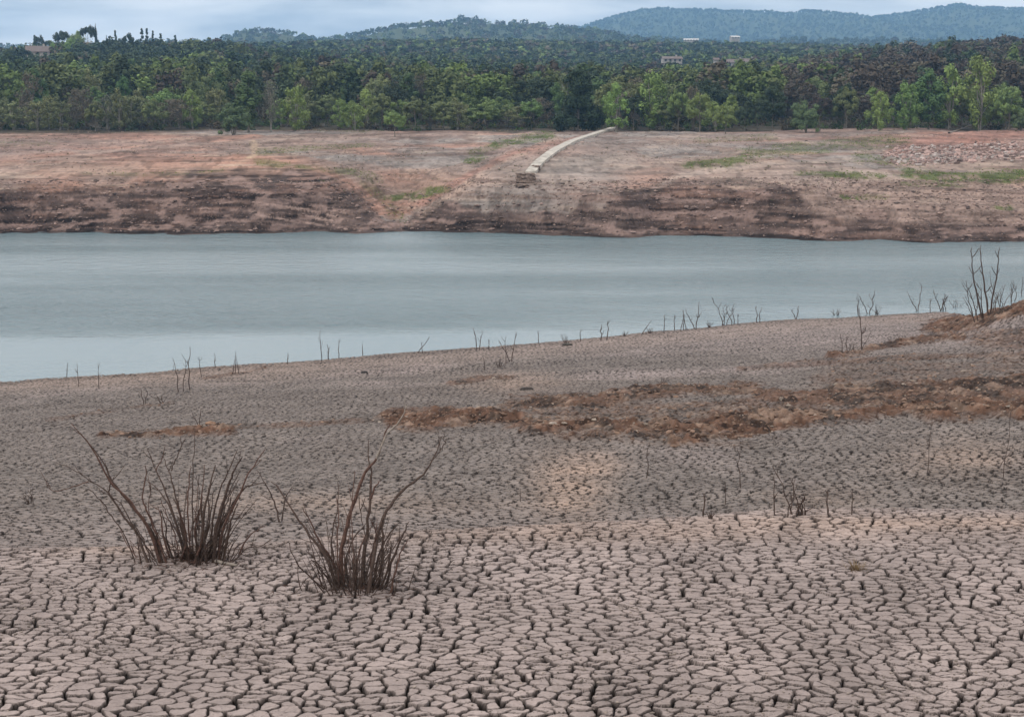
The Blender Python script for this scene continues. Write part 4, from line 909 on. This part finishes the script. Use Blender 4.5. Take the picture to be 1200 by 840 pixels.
def tree(nm, x, y_, z_, h, wd=1.0, label=None, group=None, name=None, cat='tree'):
    s = h / 9.4; cm, tm_ = PROTO[(nm, random.randrange(3))]
    shape = SPEC[nm][0]; name = name or {'conifer': 'conifer', 'umbrella': 'umbrella_pine', 'cypress': 'cypress', 'bush': 'bush'}.get(shape, 'tree')
    r_ = empty(name, (x, y_, z_ - .1), random.uniform(0, 6.28)); r_.scale = (s * wd, s * wd, s); tag(r_, label, cat, group)
    for n_, me_ in (('trunk', tm_), ('crown', cm)):
        o = bpy.data.objects.new(n_, me_); COL.objects.link(o); o.parent = r_
    return r_
placed = []
def tree_px(nm, px, ytop, ybase, label, wpx=None, Y=None, group=None, cat='tree', name=None):
    if Y is None: x, Y, z_ = hit_far(px, ybase, 200, 420)
    else:
        if group is None and Y < 330: Y -= 10
        x = float(ray(px, (ytop + 60) if ybase == 0 else ybase)[0] * Y); z_ = float(H_far(x, Y))
    topz = CAMZ - Y * float(tanp(ytop)); h = max(1.2, topz - z_)
    natw = {'round': .68, 'dome': .74, 'tall': .45, 'feather': .60, 'bare': .6, 'evergreen': .78, 'conifer': .45, 'umbrella': .85, 'cypress': .13, 'bush': .95}[SPEC[nm][0]]
    wd = 1.0 if wpx is None else (wpx / F * Y) / (h * natw)
    placed.append((x, Y, max(1.5, h * natw * wd * .5)))
    return tree(nm, x, Y, z_, h, wd, label, group, cat=cat, name=name)
# distinctive trees of the front row
tree_px('green_bush', 274, 110, 165, 'wide green bush standing forward of the wood above the left bank', 50, Y=288, cat='bush')
tree_px('green_tall', 291, 88, 158, 'tall deep green tree just behind the wide forward bush', 42, Y=300)
tree_px('grey_feather', 318, 92, 157, 'greyish thin-leaved tree right of the tall deep green tree', 24, Y=301)
tree_px('lime_feather', 346, 100, 157, 'yellow-green tree with pale trunks right of the greyish tree', 34, Y=303)
tree_px('lime_round', 463, 126, 156, 'small round lime tree standing alone in front of the wood', 26, Y=284)
tree_px('dark_evergreen', 677, 79, 152, 'large dark evergreen at the head of the pale ramp', 62, Y=300)
tree_px('lime_feather', 722, 97, 151, 'bright lime tree right of the large dark evergreen', 34, Y=299)
tree_px('lime_feather', 765, 83, 151, 'tall pale green tree second right of the dark evergreen', 42, Y=312)
tree_px('lime_round', 795, 100, 151, 'lime tree between the tall pale green tree and the small pair', 30, Y=305)
tree_px('lime_round', 820, 104, 152, 'left of two small bright green trees before the dark wood', 32, Y=294)
tree_px('lime_round', 850, 119, 153, 'right and smaller of two small bright green trees before the dark wood', 28, Y=288)
tree_px('green_bush', 945, 106, 152, 'broad green tree standing clear before the brown wood', 46, Y=300, name='tree')
tree_px('dark_round', 905, 98, 151, 'dark tree left of the broad green tree', 34, Y=308)
tree_px('dark_round', 990, 96, 150, 'dark rounded tree between the broad green tree and the lime grove', 30, Y=318)
tree_px('lime_feather', 1030, 108, 152, 'thin lime tree at the left end of the lime grove', 30, Y=302)
tree_px('lime_feather', 1062, 96, 152, 'second tree from the left of the lime grove', 36, Y=304)
tree_px('green_tall', 1088, 85, 152, 'third and leftmost tall tree of the lime grove', 38, Y=306)
tree_px('lime_feather', 1112, 76, 151, 'fourth tree of the lime grove, left of its tallest', 40, Y=308)
tree_px('lime_feather', 1148, 67, 150, 'tallest bright green tree of the lime grove', 44, Y=306)
tree_px('lime_round', 1182, 98, 149, 'rounder pale tree right of the tallest lime tree', 34, Y=300)
tree_px('green_bush', 1196, 122, 149, 'low green bush at the right edge of the wood', 30, Y=290, cat='bush')
# hilltop garden at the left
YH = 690
tree_px('dark_round', 48, 38, 0, 'dark rounded tree directly above the stone house', 18, Y=YH + 8)
tree_px('conifer', 43, 41, 0, 'small pointed conifer left of the dark rounded hilltop tree', 10, Y=YH + 14)
tree_px('umbrella_pine', 75, 35, 0, 'broad domed pine on the left hilltop, lower of the two pines', 24, Y=YH, cat='pine tree')
tree_px('umbrella_pine', 105, 28, 0, 'umbrella pine standing highest on the left hilltop', 20, Y=YH, cat='pine tree')
tree_px('lime_round', 91, 33, 0, 'yellow-green tree between the two hilltop pines', 22, Y=YH - 8)
tree_px('lime_feather', 86, 46, 0, 'pale green tree below the gap between the hilltop pines', 22, Y=YH - 30)
tree_px('lime_feather', 66, 50, 0, 'light green tree close right of the stone house', 14, Y=YH - 34)
tree_px('cypress', 114, 28, 0, 'thin dark cypress close right of the umbrella pine', 3.5, Y=YH, cat='cypress')
tree_px('cypress', 127, 41, 0, 'smaller thin cypress on the left skyline', 3, Y=YH, cat='cypress')
tree_px('conifer', 137, 34, 0, 'dark conifer standing alone on the left skyline', 10, Y=YH, cat='conifer')
tree_px('dark_round', 152, 38, 0, 'dark round skyline tree right of the lone conifer', 20, Y=YH + 6)
for i, (px, yt) in enumerate(((168, 33), (174, 33), (181, 36), (190, 39), (207, 40))):
    tree_px('conifer', px, yt, 0, ['tallest conifer of the skyline row right of the round skyline tree', 'second conifer of the left skyline row', 'third conifer of the left skyline row', 'fourth conifer of the left skyline row', 'last and lowest conifer of the left skyline row'][i], 12, Y=YH + 4, cat='conifer', group='conifers on the left skyline')
# hilltop clump far away
for i, (px, yt, w_) in enumerate(((541, 16, 8), (547, 19, 8), (553, 20, 8), (558, 18, 6))):
    tree_px('dark_round', px, yt, 0, ['leftmost and tallest tree of the clump on the far hilltop', 'second tree of the clump on the far hilltop', 'third tree of the clump on the far hilltop', 'rightmost tree of the clump on the far hilltop'][i], w_ + 2, Y=2560, group='tree clump on the far hilltop')

# front row and the wood behind, tree by tree
def place_row():
    n_made = 0
    secs = [(-40, 262, 'left of the wide forward bush'), (330, 455, 'between the greyish tree and the small lone lime tree'), (470, 636, 'between the lone lime tree and the dark evergreen'),
            (730, 900, 'between the dark evergreen and the broad green tree'), (960, 1240, 'right of the broad green tree')]
    ords = ['first', 'second', 'third', 'fourth', 'fifth', 'sixth', 'seventh', 'eighth', 'ninth', 'tenth', 'eleventh', 'twelfth', 'thirteenth', 'fourteenth', 'fifteenth', 'sixteenth', 'seventeenth', 'eighteenth', 'nineteenth', 'twentieth']
    words = {'olive_round': 'olive green', 'olive_feather': 'thin olive', 'lime_feather': 'pale lime', 'lime_round': 'lime green', 'dark_round': 'dark green', 'grey_feather': 'greyish', 'green_tall': 'deep green', 'brown_bare': 'brownish', 'purple_round': 'dull brown', 'conifer': 'dark pointed'}
    for (a, b_, where) in secs:
        px = a; i = 0
        while px < b_:
            if px < 262: nm = random.choices(['olive_feather', 'olive_round', 'brown_bare', 'lime_feather', 'grey_feather', 'green_tall'], [5, 4, 2, 2, 2, 1])[0]; yt = random.uniform(104, 122)
            elif px < 460: nm = random.choices(['olive_feather', 'olive_round', 'lime_round', 'lime_feather', 'grey_feather'], [4, 4, 2, 2, 1])[0]; yt = random.uniform(104, 120)
            elif px < 650: nm = random.choices(['olive_feather', 'olive_round', 'brown_bare', 'lime_round', 'dark_round'], [4, 3, 3, 2, 2])[0]; yt = random.uniform(106, 128)
            elif px < 900: nm = random.choices(['lime_feather', 'dark_round', 'olive_round', 'brown_bare'], [2, 4, 2, 1])[0]; yt = random.uniform(100, 120)
            else: nm = random.choices(['dark_round', 'purple_round', 'lime_feather', 'olive_round'], [3, 3, 2, 2])[0]; yt = random.uniform(98, 122)
            o_ = ords[i] if i < 20 else 'last'
            tree_px(nm, px, yt, 0, f'{o_} front-row tree {where}, {words[nm]}', random.uniform(24, 40), Y=random.uniform(300, 316) - 6 * math.sin(px / 60), group='front row of the wood')
            n_made += 1; i += 1; px += random.uniform(11, 18)
    return n_made
n1_ = place_row()
def kind_for(px, Y):
    if px > 930 and Y < 760:
        return random.choices(['purple_round', 'brown_bare', 'dark_round', 'olive_round', 'conifer', 'lime_round'], [6, 4, 3, 1, .6, .6])[0]
    if 790 < px < 930 and Y < 430: return random.choices(['dark_round', 'purple_round', 'conifer'], [5, 2, 1])[0]
    if px < 300 and Y > 430: return random.choices(['dark_round', 'conifer', 'olive_round', 'green_tall', 'lime_round'], [7, 1, 2, 1, .7])[0]
    if Y < 420: return random.choices(['olive_round', 'olive_feather', 'dark_round', 'brown_bare', 'lime_round', 'green_tall'], [4, 3, 3, 3, 2, 2])[0]
    return random.choices(['olive_round', 'dark_round', 'lime_round', 'purple_round', 'green_tall', 'olive_feather'], [4, 6, 2, 2, 2, 1])[0]
LB = {'olive_round': 'olive green rounded tree', 'olive_feather': 'thin-crowned olive tree', 'dark_round': 'dark green rounded tree', 'brown_bare': 'brownish half-bare tree', 'lime_round': 'light green rounded tree', 'lime_feather': 'light green feathery tree', 'green_tall': 'deep green upright tree', 'purple_round': 'dull brown budding tree', 'conifer': 'dark pointed conifer'}
made = len(placed); second = 0
tries = 0
while made < 296 and tries < 9000:
    tries += 1; Y = 314 + 130 * random.random() ** 1.2; px = random.uniform(-30, 1230); x = float(uf(px) * Y)
    if any((x - q[0]) ** 2 + (Y - q[1]) ** 2 < (4.3) ** 2 for q in placed): continue
    nm = kind_for(px, Y); z_ = float(H_far(x, Y)); h = random.uniform(6.5, 10.5)
    zone = 'behind the left front row' if px < 300 else 'behind the front row left of the dark evergreen' if px < 640 else 'behind the lime trees right of the dark evergreen' if px < 930 else 'in the brown wood behind the lime grove'
    tree(nm, x, Y, z_, h, random.uniform(.9, 1.25), f'{LB[nm]} {zone}', f'{LB[nm]}s {zone}'); placed.append((x, Y, 2.5)); made += 1
print('trees', made, n1_)

# the rest of the wood: one mass
protoM = []
for i, (shape, nl) in enumerate((('dome', 330), ('dome', 330), ('dome', 330), ('conifer', 220), ('feather', 260), ('dome', 330))):
    r_ = np.random.default_rng(900 + i); protoM.append(crown_mesh(r_, shape, nl, .42)[:2])
protoN = [crown_mesh(np.random.default_rng(930 + i), s_, 950, .25)[:2] for i, s_ in enumerate(('dome', 'dome', 'feather', 'dome', 'tall', 'dome'))]
protoS = [crown_mesh(np.random.default_rng(950 + i), s_, 46, 1.0)[:2] for i, s_ in enumerate(('dome', 'dome', 'dome', 'dome'))]
def wood(name, label, n, ylo, yhi, pw, protos, hr, colf, mind=None, keepf=None):
    Ys = ylo * (yhi / ylo) ** (rng.random(n) ** pw); u = rng.uniform(-.46, .46, n); X = u * Ys; Z = H_far(X, Ys)
    if keepf is not None:
        kk = keepf(X, Ys); X, Ys, Z = X[kk], Ys[kk], Z[kk]
    n = len(X); which = rng.integers(0, len(protos), n); cols = colf(X, Ys, n); VV = []; QQ = []; CC = []; off = 0
    for w_ in range(len(protos)):
        I = np.nonzero(which == w_)[0]; V0, Q0 = protos[w_]; a = rng.uniform(0, 6.28, len(I)); s = rng.uniform(*hr, len(I)) / 9.4; sw = s * rng.uniform(.95, 1.35, len(I))
        c, sn = np.cos(a)[:, None], np.sin(a)[:, None]
        Vx = (V0[None, :, 0] * c - V0[None, :, 1] * sn) * sw[:, None] + X[I][:, None]; Vy = (V0[None, :, 0] * sn + V0[None, :, 1] * c) * sw[:, None] + Ys[I][:, None]; Vz = V0[None, :, 2] * s[:, None] + Z[I][:, None] - .8
        VV.append(np.stack([Vx, Vy, Vz], -1).reshape(-1, 3)); nv = len(V0)
        QQ.append((Q0[None] + (np.arange(len(I)) * nv)[:, None, None]).reshape(-1, 4) + off); off += nv * len(I)
        CC.append(np.repeat(cols[I], nv, 0))
    o = mesh_np(name, np.concatenate(VV), np.concatenate(QQ), M['leafattr'], cols=np.concatenate(CC), smooth=False); tag(o, label, kind='stuff'); return o
PAL = np.array([(.085, .105, .034), (.046, .066, .032), (.105, .15, .036), (.072, .055, .040), (.055, .09, .03), (.10, .085, .055), (.036, .056, .034)])
def colf(X, Y, n):
    px = 600 + X / Y * (KF + 50); t_ = fbm(X / 45, Y / 70, 3, 500); P_ = np.zeros((n, 7)) + np.array([3, 4, 1.5, 1.5, 2, 1, 1.5])
    fr = (Y < 520) & (px < 880); P_[fr] = [6, 1.5, 3.0, 1.2, 2, 1.6, .5]
    left = (px < 330) & (Y < 900) & (Y > 430); P_[left] = [1.6, 7, .7, .6, 1.4, .4, 3.5]
    rt = (px > 900) & (Y < 760); P_[rt] = [.8, 2.5, .6, 7, .5, 3.5, 1.2]
    P_[:, 1] *= np.exp((t_ - .5) * 6); P_[:, 2] *= np.exp((.5 - t_) * 8); P_[:, 0] *= np.exp((.5 - t_) * 5); P_ /= P_.sum(1)[:, None]; cu = P_.cumsum(1); r_ = rng.random(n)[:, None]
    P7 = 1.02 * (PAL * .84 + PAL.mean(1)[:, None] * .16)
    return 1.0 * P7[(r_ > cu).sum(1).clip(0, 6)] * rng.uniform(.65, 1.35, (n, 1))
houses_px = [(45, 640), ]
pl_ = np.array([(q[0], q[1]) for q in placed])
def keep1(X, Y):
    k_ = np.ones(len(X), bool)
    for hp_, hy, rr in ((45, 655, 9), (47, 640, 10), (48, 622, 10), (49, 606, 9), (50, 590, 8), (787, 780, 7), (787, 764, 8), (839, 750, 4), (839, 740, 4), (862, 756, 7), (870, 742, 9), (877, 760, 7)):
        hx = float(ray(hp_, 68)[0] * hy)
        k_ &= (X - hx) ** 2 + (Y - hy) ** 2 > rr * rr
    idx = np.nonzero(Y < 460)[0]
    if len(idx): k_[idx] &= np.min((X[idx][:, None] - pl_[None, :, 0]) ** 2 + (Y[idx][:, None] - pl_[None, :, 1]) ** 2, 1) > 9
    return k_
wood('woodland', 'mixed green and brown wood covering the near hillside', 4000, 500, 960, 1.0, protoM, (7.5, 12), colf, keepf=keep1)
wood('woodland', 'olive and brown wood rising behind the front row of trees', 1150, 335, 505, 1.0, protoN, (8.5, 13), colf, keepf=keep1)
wood('far_woodland', 'bluish wooded slopes of the middle distance', 15000, 960, 3000, 1.25, protoS, (7, 12), colf)
wood('mountain_woodland', 'dark tree cover of the distant mountains', 30000, 3300, 6200, 1.0, [crown_mesh(np.random.default_rng(970 + i), 'round', 14, 2.0)[:2] for i in range(2)], (7, 12), lambda X, Y, n: PAL[rng.integers(0, 2, n)] * rng.uniform(.5, 1.3, (n, 1)))
# undergrowth along the foot of the wood
protoU = [crown_mesh(np.random.default_rng(980 + i), 'bush', 150, .42)[:2] for i in range(3)]
n = 620; X_ = rng.uniform(-.36, .36, n); 
wood('undergrowth', 'dark scrub filling the foot of the wood', 1100, 297, 345, 1.0, protoU, (1.2, 3.6), lambda X, Y, n: PAL[rng.choice([0, 1, 3, 4, 5], n)] * rng.uniform(.5, 1.1, (n, 1)))

# ------------------------------------------------------------------ houses
def box(bmx, x0, x1, y0, y1, z0, z1):
    n0 = len(bmx[0]); bmx[0].extend([(x0, y0, z0), (x1, y0, z0), (x1, y1, z0), (x0, y1, z0), (x0, y0, z1), (x1, y0, z1), (x1, y1, z1), (x0, y1, z1)])
    for q in ((0, 1, 5, 4), (1, 2, 6, 5), (2, 3, 7, 6), (3, 0, 4, 7), (4, 5, 6, 7), (3, 2, 1, 0)): bmx[1].append(tuple(n0 + i for i in q))
def house(px, ybase, Y, w_, d_, h_, rh, wallm, roofm, label, rz=0, name='house', wins=3, chim=True, lift=0):
    x = float(ray(px, ybase)[0] * Y); z_ = CAMZ - Y * float(tanp(ybase)); zg = float(H_far(x, Y)); root = empty(name, (x, Y, z_), rz); tag(root, label, 'house', 'houses on the far hills')
    b_ = ([], []); box(b_, -w_ / 2, w_ / 2, -d_ / 2, d_ / 2, min(0, zg - z_) - 2, h_)
    n0 = len(b_[0]); b_[0].extend([(-w_ / 2, 0, h_ + rh - .05), (w_ / 2, 0, h_ + rh - .05)])
    mw = mesh_np('wall', b_[0], b_[1], wallm, root, smooth=False)
    e = .35; V = [(-w_ / 2 - e, -d_ / 2 - e, h_ - .1), (w_ / 2 + e, -d_ / 2 - e, h_ - .1), (w_ / 2 + e, d_ / 2 + e, h_ - .1), (-w_ / 2 - e, d_ / 2 + e, h_ - .1), (-w_ / 2 - e, 0, h_ + rh), (w_ / 2 + e, 0, h_ + rh)]
    V += [(a, b2, c + .22) for a, b2, c in V]
    Qr = [(6, 7, 11, 10), (10, 11, 8, 9), (0, 1, 7, 6), (2, 3, 9, 8), (4, 0, 6, 10), (3, 4, 10, 9), (1, 5, 11, 7), (5, 2, 8, 11), (0, 4, 5, 1), (4, 3, 2, 5)]
    ro = mesh_np('roof', V, Qr, roofm, root, smooth=False)
    # gable walls
    g = ([], []); 
    for sx in (-1, 1):
        n0 = len(g[0]); xx = sx * (w_ / 2 - .02); g[0].extend([(xx, -d_ / 2, h_), (xx, d_ / 2, h_), (xx, .05, h_ + rh - .1), (xx, -.05, h_ + rh - .1)]); g[1].append((n0, n0 + 1, n0 + 2, n0 + 3))
    mesh_np('gable', g[0], g[1], wallm, root, smooth=False)
    if chim:
        c = ([], []); box(c, w_ * .2, w_ * .2 + .8, -.4, .4, h_ + rh * .5, h_ + rh + 1.0); mesh_np('chimney', c[0], c[1], wallm, ro, smooth=False)
    for i in range(wins):
        c = ([], []); xc = -w_ / 2 + w_ * (i + .5) / wins; box(c, xc - .5, xc + .5, -d_ / 2 - .06, -d_ / 2 + .04, h_ * .35, h_ * .35 + 1.3); mesh_np('window', c[0], c[1], M['pane'], root, smooth=False)
    return root
M['stonewall'] = mat('pale stone', (.36, .32, .28), noise=(.8, .75, 1.15))
house(45, 67, 655, 9.0, 6, 1.9, 2.2, M['stonewall'], M['roof'], 'pale stone house with a dark roof on the left hilltop', R(14))
x = float(ray(47, 71)[0] * 642); zz = CAMZ - 642 * float(tanp(71)); w_ = ([], []); box(w_, -6.5, 5.5, -.3, .3, -3, 1.0); box(w_, -6.5, -5.2, -.31, 2.5, -3, 1.6)
o = mesh_np('terrace_wall', w_[0], w_[1], M['stonewall'], smooth=False); o.location = (x, 642, zz); tag(o, 'pale terrace wall below the stone house', 'wall')
house(810, 49, 1500, 13, 8, 1.2, 1.3, M['wall'], M['roofpale'], 'long low building with a pale roof left of the white one', R(-8), wins=5)
house(861, 46, 1500, 8, 6, 1.5, 1.2, M['wall'], M['roofpale'], 'bright white building on the far ridge', R(10), wins=3)
house(787, 74, 780, 9, 6, 1.8, 1.0, M['wall'], M['roof'], 'low house among trees below the long pale-roofed building', R(5), wins=4)
house(839, 80, 752, 2.2, 2.2, 3.6, .8, M['wall'], M['roof'], 'narrow white tower house left of the reddish roofs', 0, wins=1, chim=False)
house(862, 80, 756, 8, 5, 2.4, 1.4, M['wall'], M['roof'], 'left of two adjoining white-walled houses in the wood', R(-6))
house(877, 79, 762, 7, 5, 2.3, 1.4, M['wall'], M['roof'], 'right of two adjoining white-walled houses in the wood', R(12))
# clear the sight of those roofs is left to the trees' own spacing
# fallen logs near the lime grove
def log(pts, r, label):
    P = []
    for px, py in pts:
        x, y_, z_ = hit_far(px, py, 200, 320); P.append((x, y_, z_ + r))
    P[-1] = (P[-1][0], P[-1][1], P[-1][2] + .5)
    t = TB(); t.tube(P, r, r * .6, n=7); o = t.build('log', M['pale'], None, P[0]); o.location = P[0]; tag(o, label, 'log')
log([(1112, 157), (1122, 154), (1138, 151)], .15, 'pale fallen trunk at the foot of the lime grove')

# ------------------------------------------------------------------ haze
c = ([], []); box(c, -9500, 9500, -60, 7300, -12, 350)
m = bpy.data.materials.new('haze'); m.use_nodes = True; nt = m.node_tree; nt.nodes.clear()
out = nt.nodes.new('ShaderNodeOutputMaterial'); pv = nt.nodes.new('ShaderNodeVolumePrincipled'); pv.inputs['Color'].default_value = (.30, .54, .85, 1); pv.inputs['Density'].default_value = .00018
pv.inputs['Anisotropy'].default_value = .2
nt.links.new(pv.outputs[0], out.inputs['Volume'])
o = mesh_np('haze', c[0], c[1], m, smooth=False); tag(o, 'thin bluish haze over the lake and hills', kind='stuff')

# ------------------------------------------------------------------ sky, sun
EL, AZ = 42, 245     # azimuth from north(+Y) clockwise
w = bpy.data.worlds.new('World'); scene.world = w; w.use_nodes = True; nt = w.node_tree; L = nt.links; bg = nt.nodes['Background']
sky = nt.nodes.new('ShaderNodeTexSky'); sky.sky_type = 'NISHITA'; sky.sun_disc = False; sky.sun_elevation = R(EL); sky.sun_rotation = R(AZ); sky.air_density = 1.2; sky.dust_density = 1.0
tc = nt.nodes.new('ShaderNodeTexCoord'); mp = nt.nodes.new('ShaderNodeMapping'); mp.inputs['Scale'].default_value = (5.0, 5.0, 30.0); mp.inputs['Location'].default_value = (.35, .2, .45)
n = nt.nodes.new('ShaderNodeTexNoise'); n.inputs['Scale'].default_value = 1.0; n.inputs['Detail'].default_value = 7; n.inputs['Roughness'].default_value = .52; n.inputs['Distortion'].default_value = .3
L.new(tc.outputs['Generated'], mp.inputs[0]); L.new(mp.outputs[0], n.inputs['Vector'])
cr_ = nt.nodes.new('ShaderNodeValToRGB'); e = cr_.color_ramp.elements; e[0].position = .42; e[0].color = (6.0, 6.1, 6.3, 1); e[1].position = .58; e[1].color = (11.8, 11.2, 10.6, 1)
q = e.new(.5); q.color = (9.2, 9.0, 8.8, 1)
L.new(n.outputs[0], cr_.inputs[0])
mx = nt.nodes.new('ShaderNodeMix'); mx.data_type = 'RGBA'; mx.inputs['Factor'].default_value = .94
sz = nt.nodes.new('ShaderNodeSeparateXYZ'); L.new(tc.outputs['Generated'], sz.inputs[0])       # overcast is brighter overhead
gz = nt.nodes.new('ShaderNodeMapRange'); gz.inputs[1].default_value = .04; gz.inputs[2].default_value = .25; gz.inputs[3].default_value = 1.0; gz.inputs[4].default_value = 1.3; L.new(sz.outputs[2], gz.inputs[0])
vs = nt.nodes.new('ShaderNodeVectorMath'); vs.operation = 'SCALE'; L.new(cr_.outputs[0], vs.inputs[0]); L.new(gz.outputs[0], vs.inputs['Scale'])
L.new(sky.outputs[0], mx.inputs[6]); L.new(vs.outputs[0], mx.inputs[7]); L.new(mx.outputs[2], bg.inputs['Color']); bg.inputs['Strength'].default_value = .12
sl = bpy.data.lights.new('sun', 'SUN'); sl.energy = 1.5; sl.angle = R(10); sl.color = (1, .96, .90); so = bpy.data.objects.new('sun', sl); COL.objects.link(so)
so.rotation_euler = (R(90 - EL), 0, R(180 - AZ)); so.location = (0, 0, 60)
scene.view_settings.view_transform = 'Standard'; scene.view_settings.look = 'None'; scene.view_settings.exposure = .18; scene.view_settings.gamma = 1; scene.view_settings.use_curve_mapping = False
scene.cycles.use_denoising = True; scene.cycles.max_bounces = 6; scene.cycles.diffuse_bounces = 3; scene.cycles.volume_bounces = 1
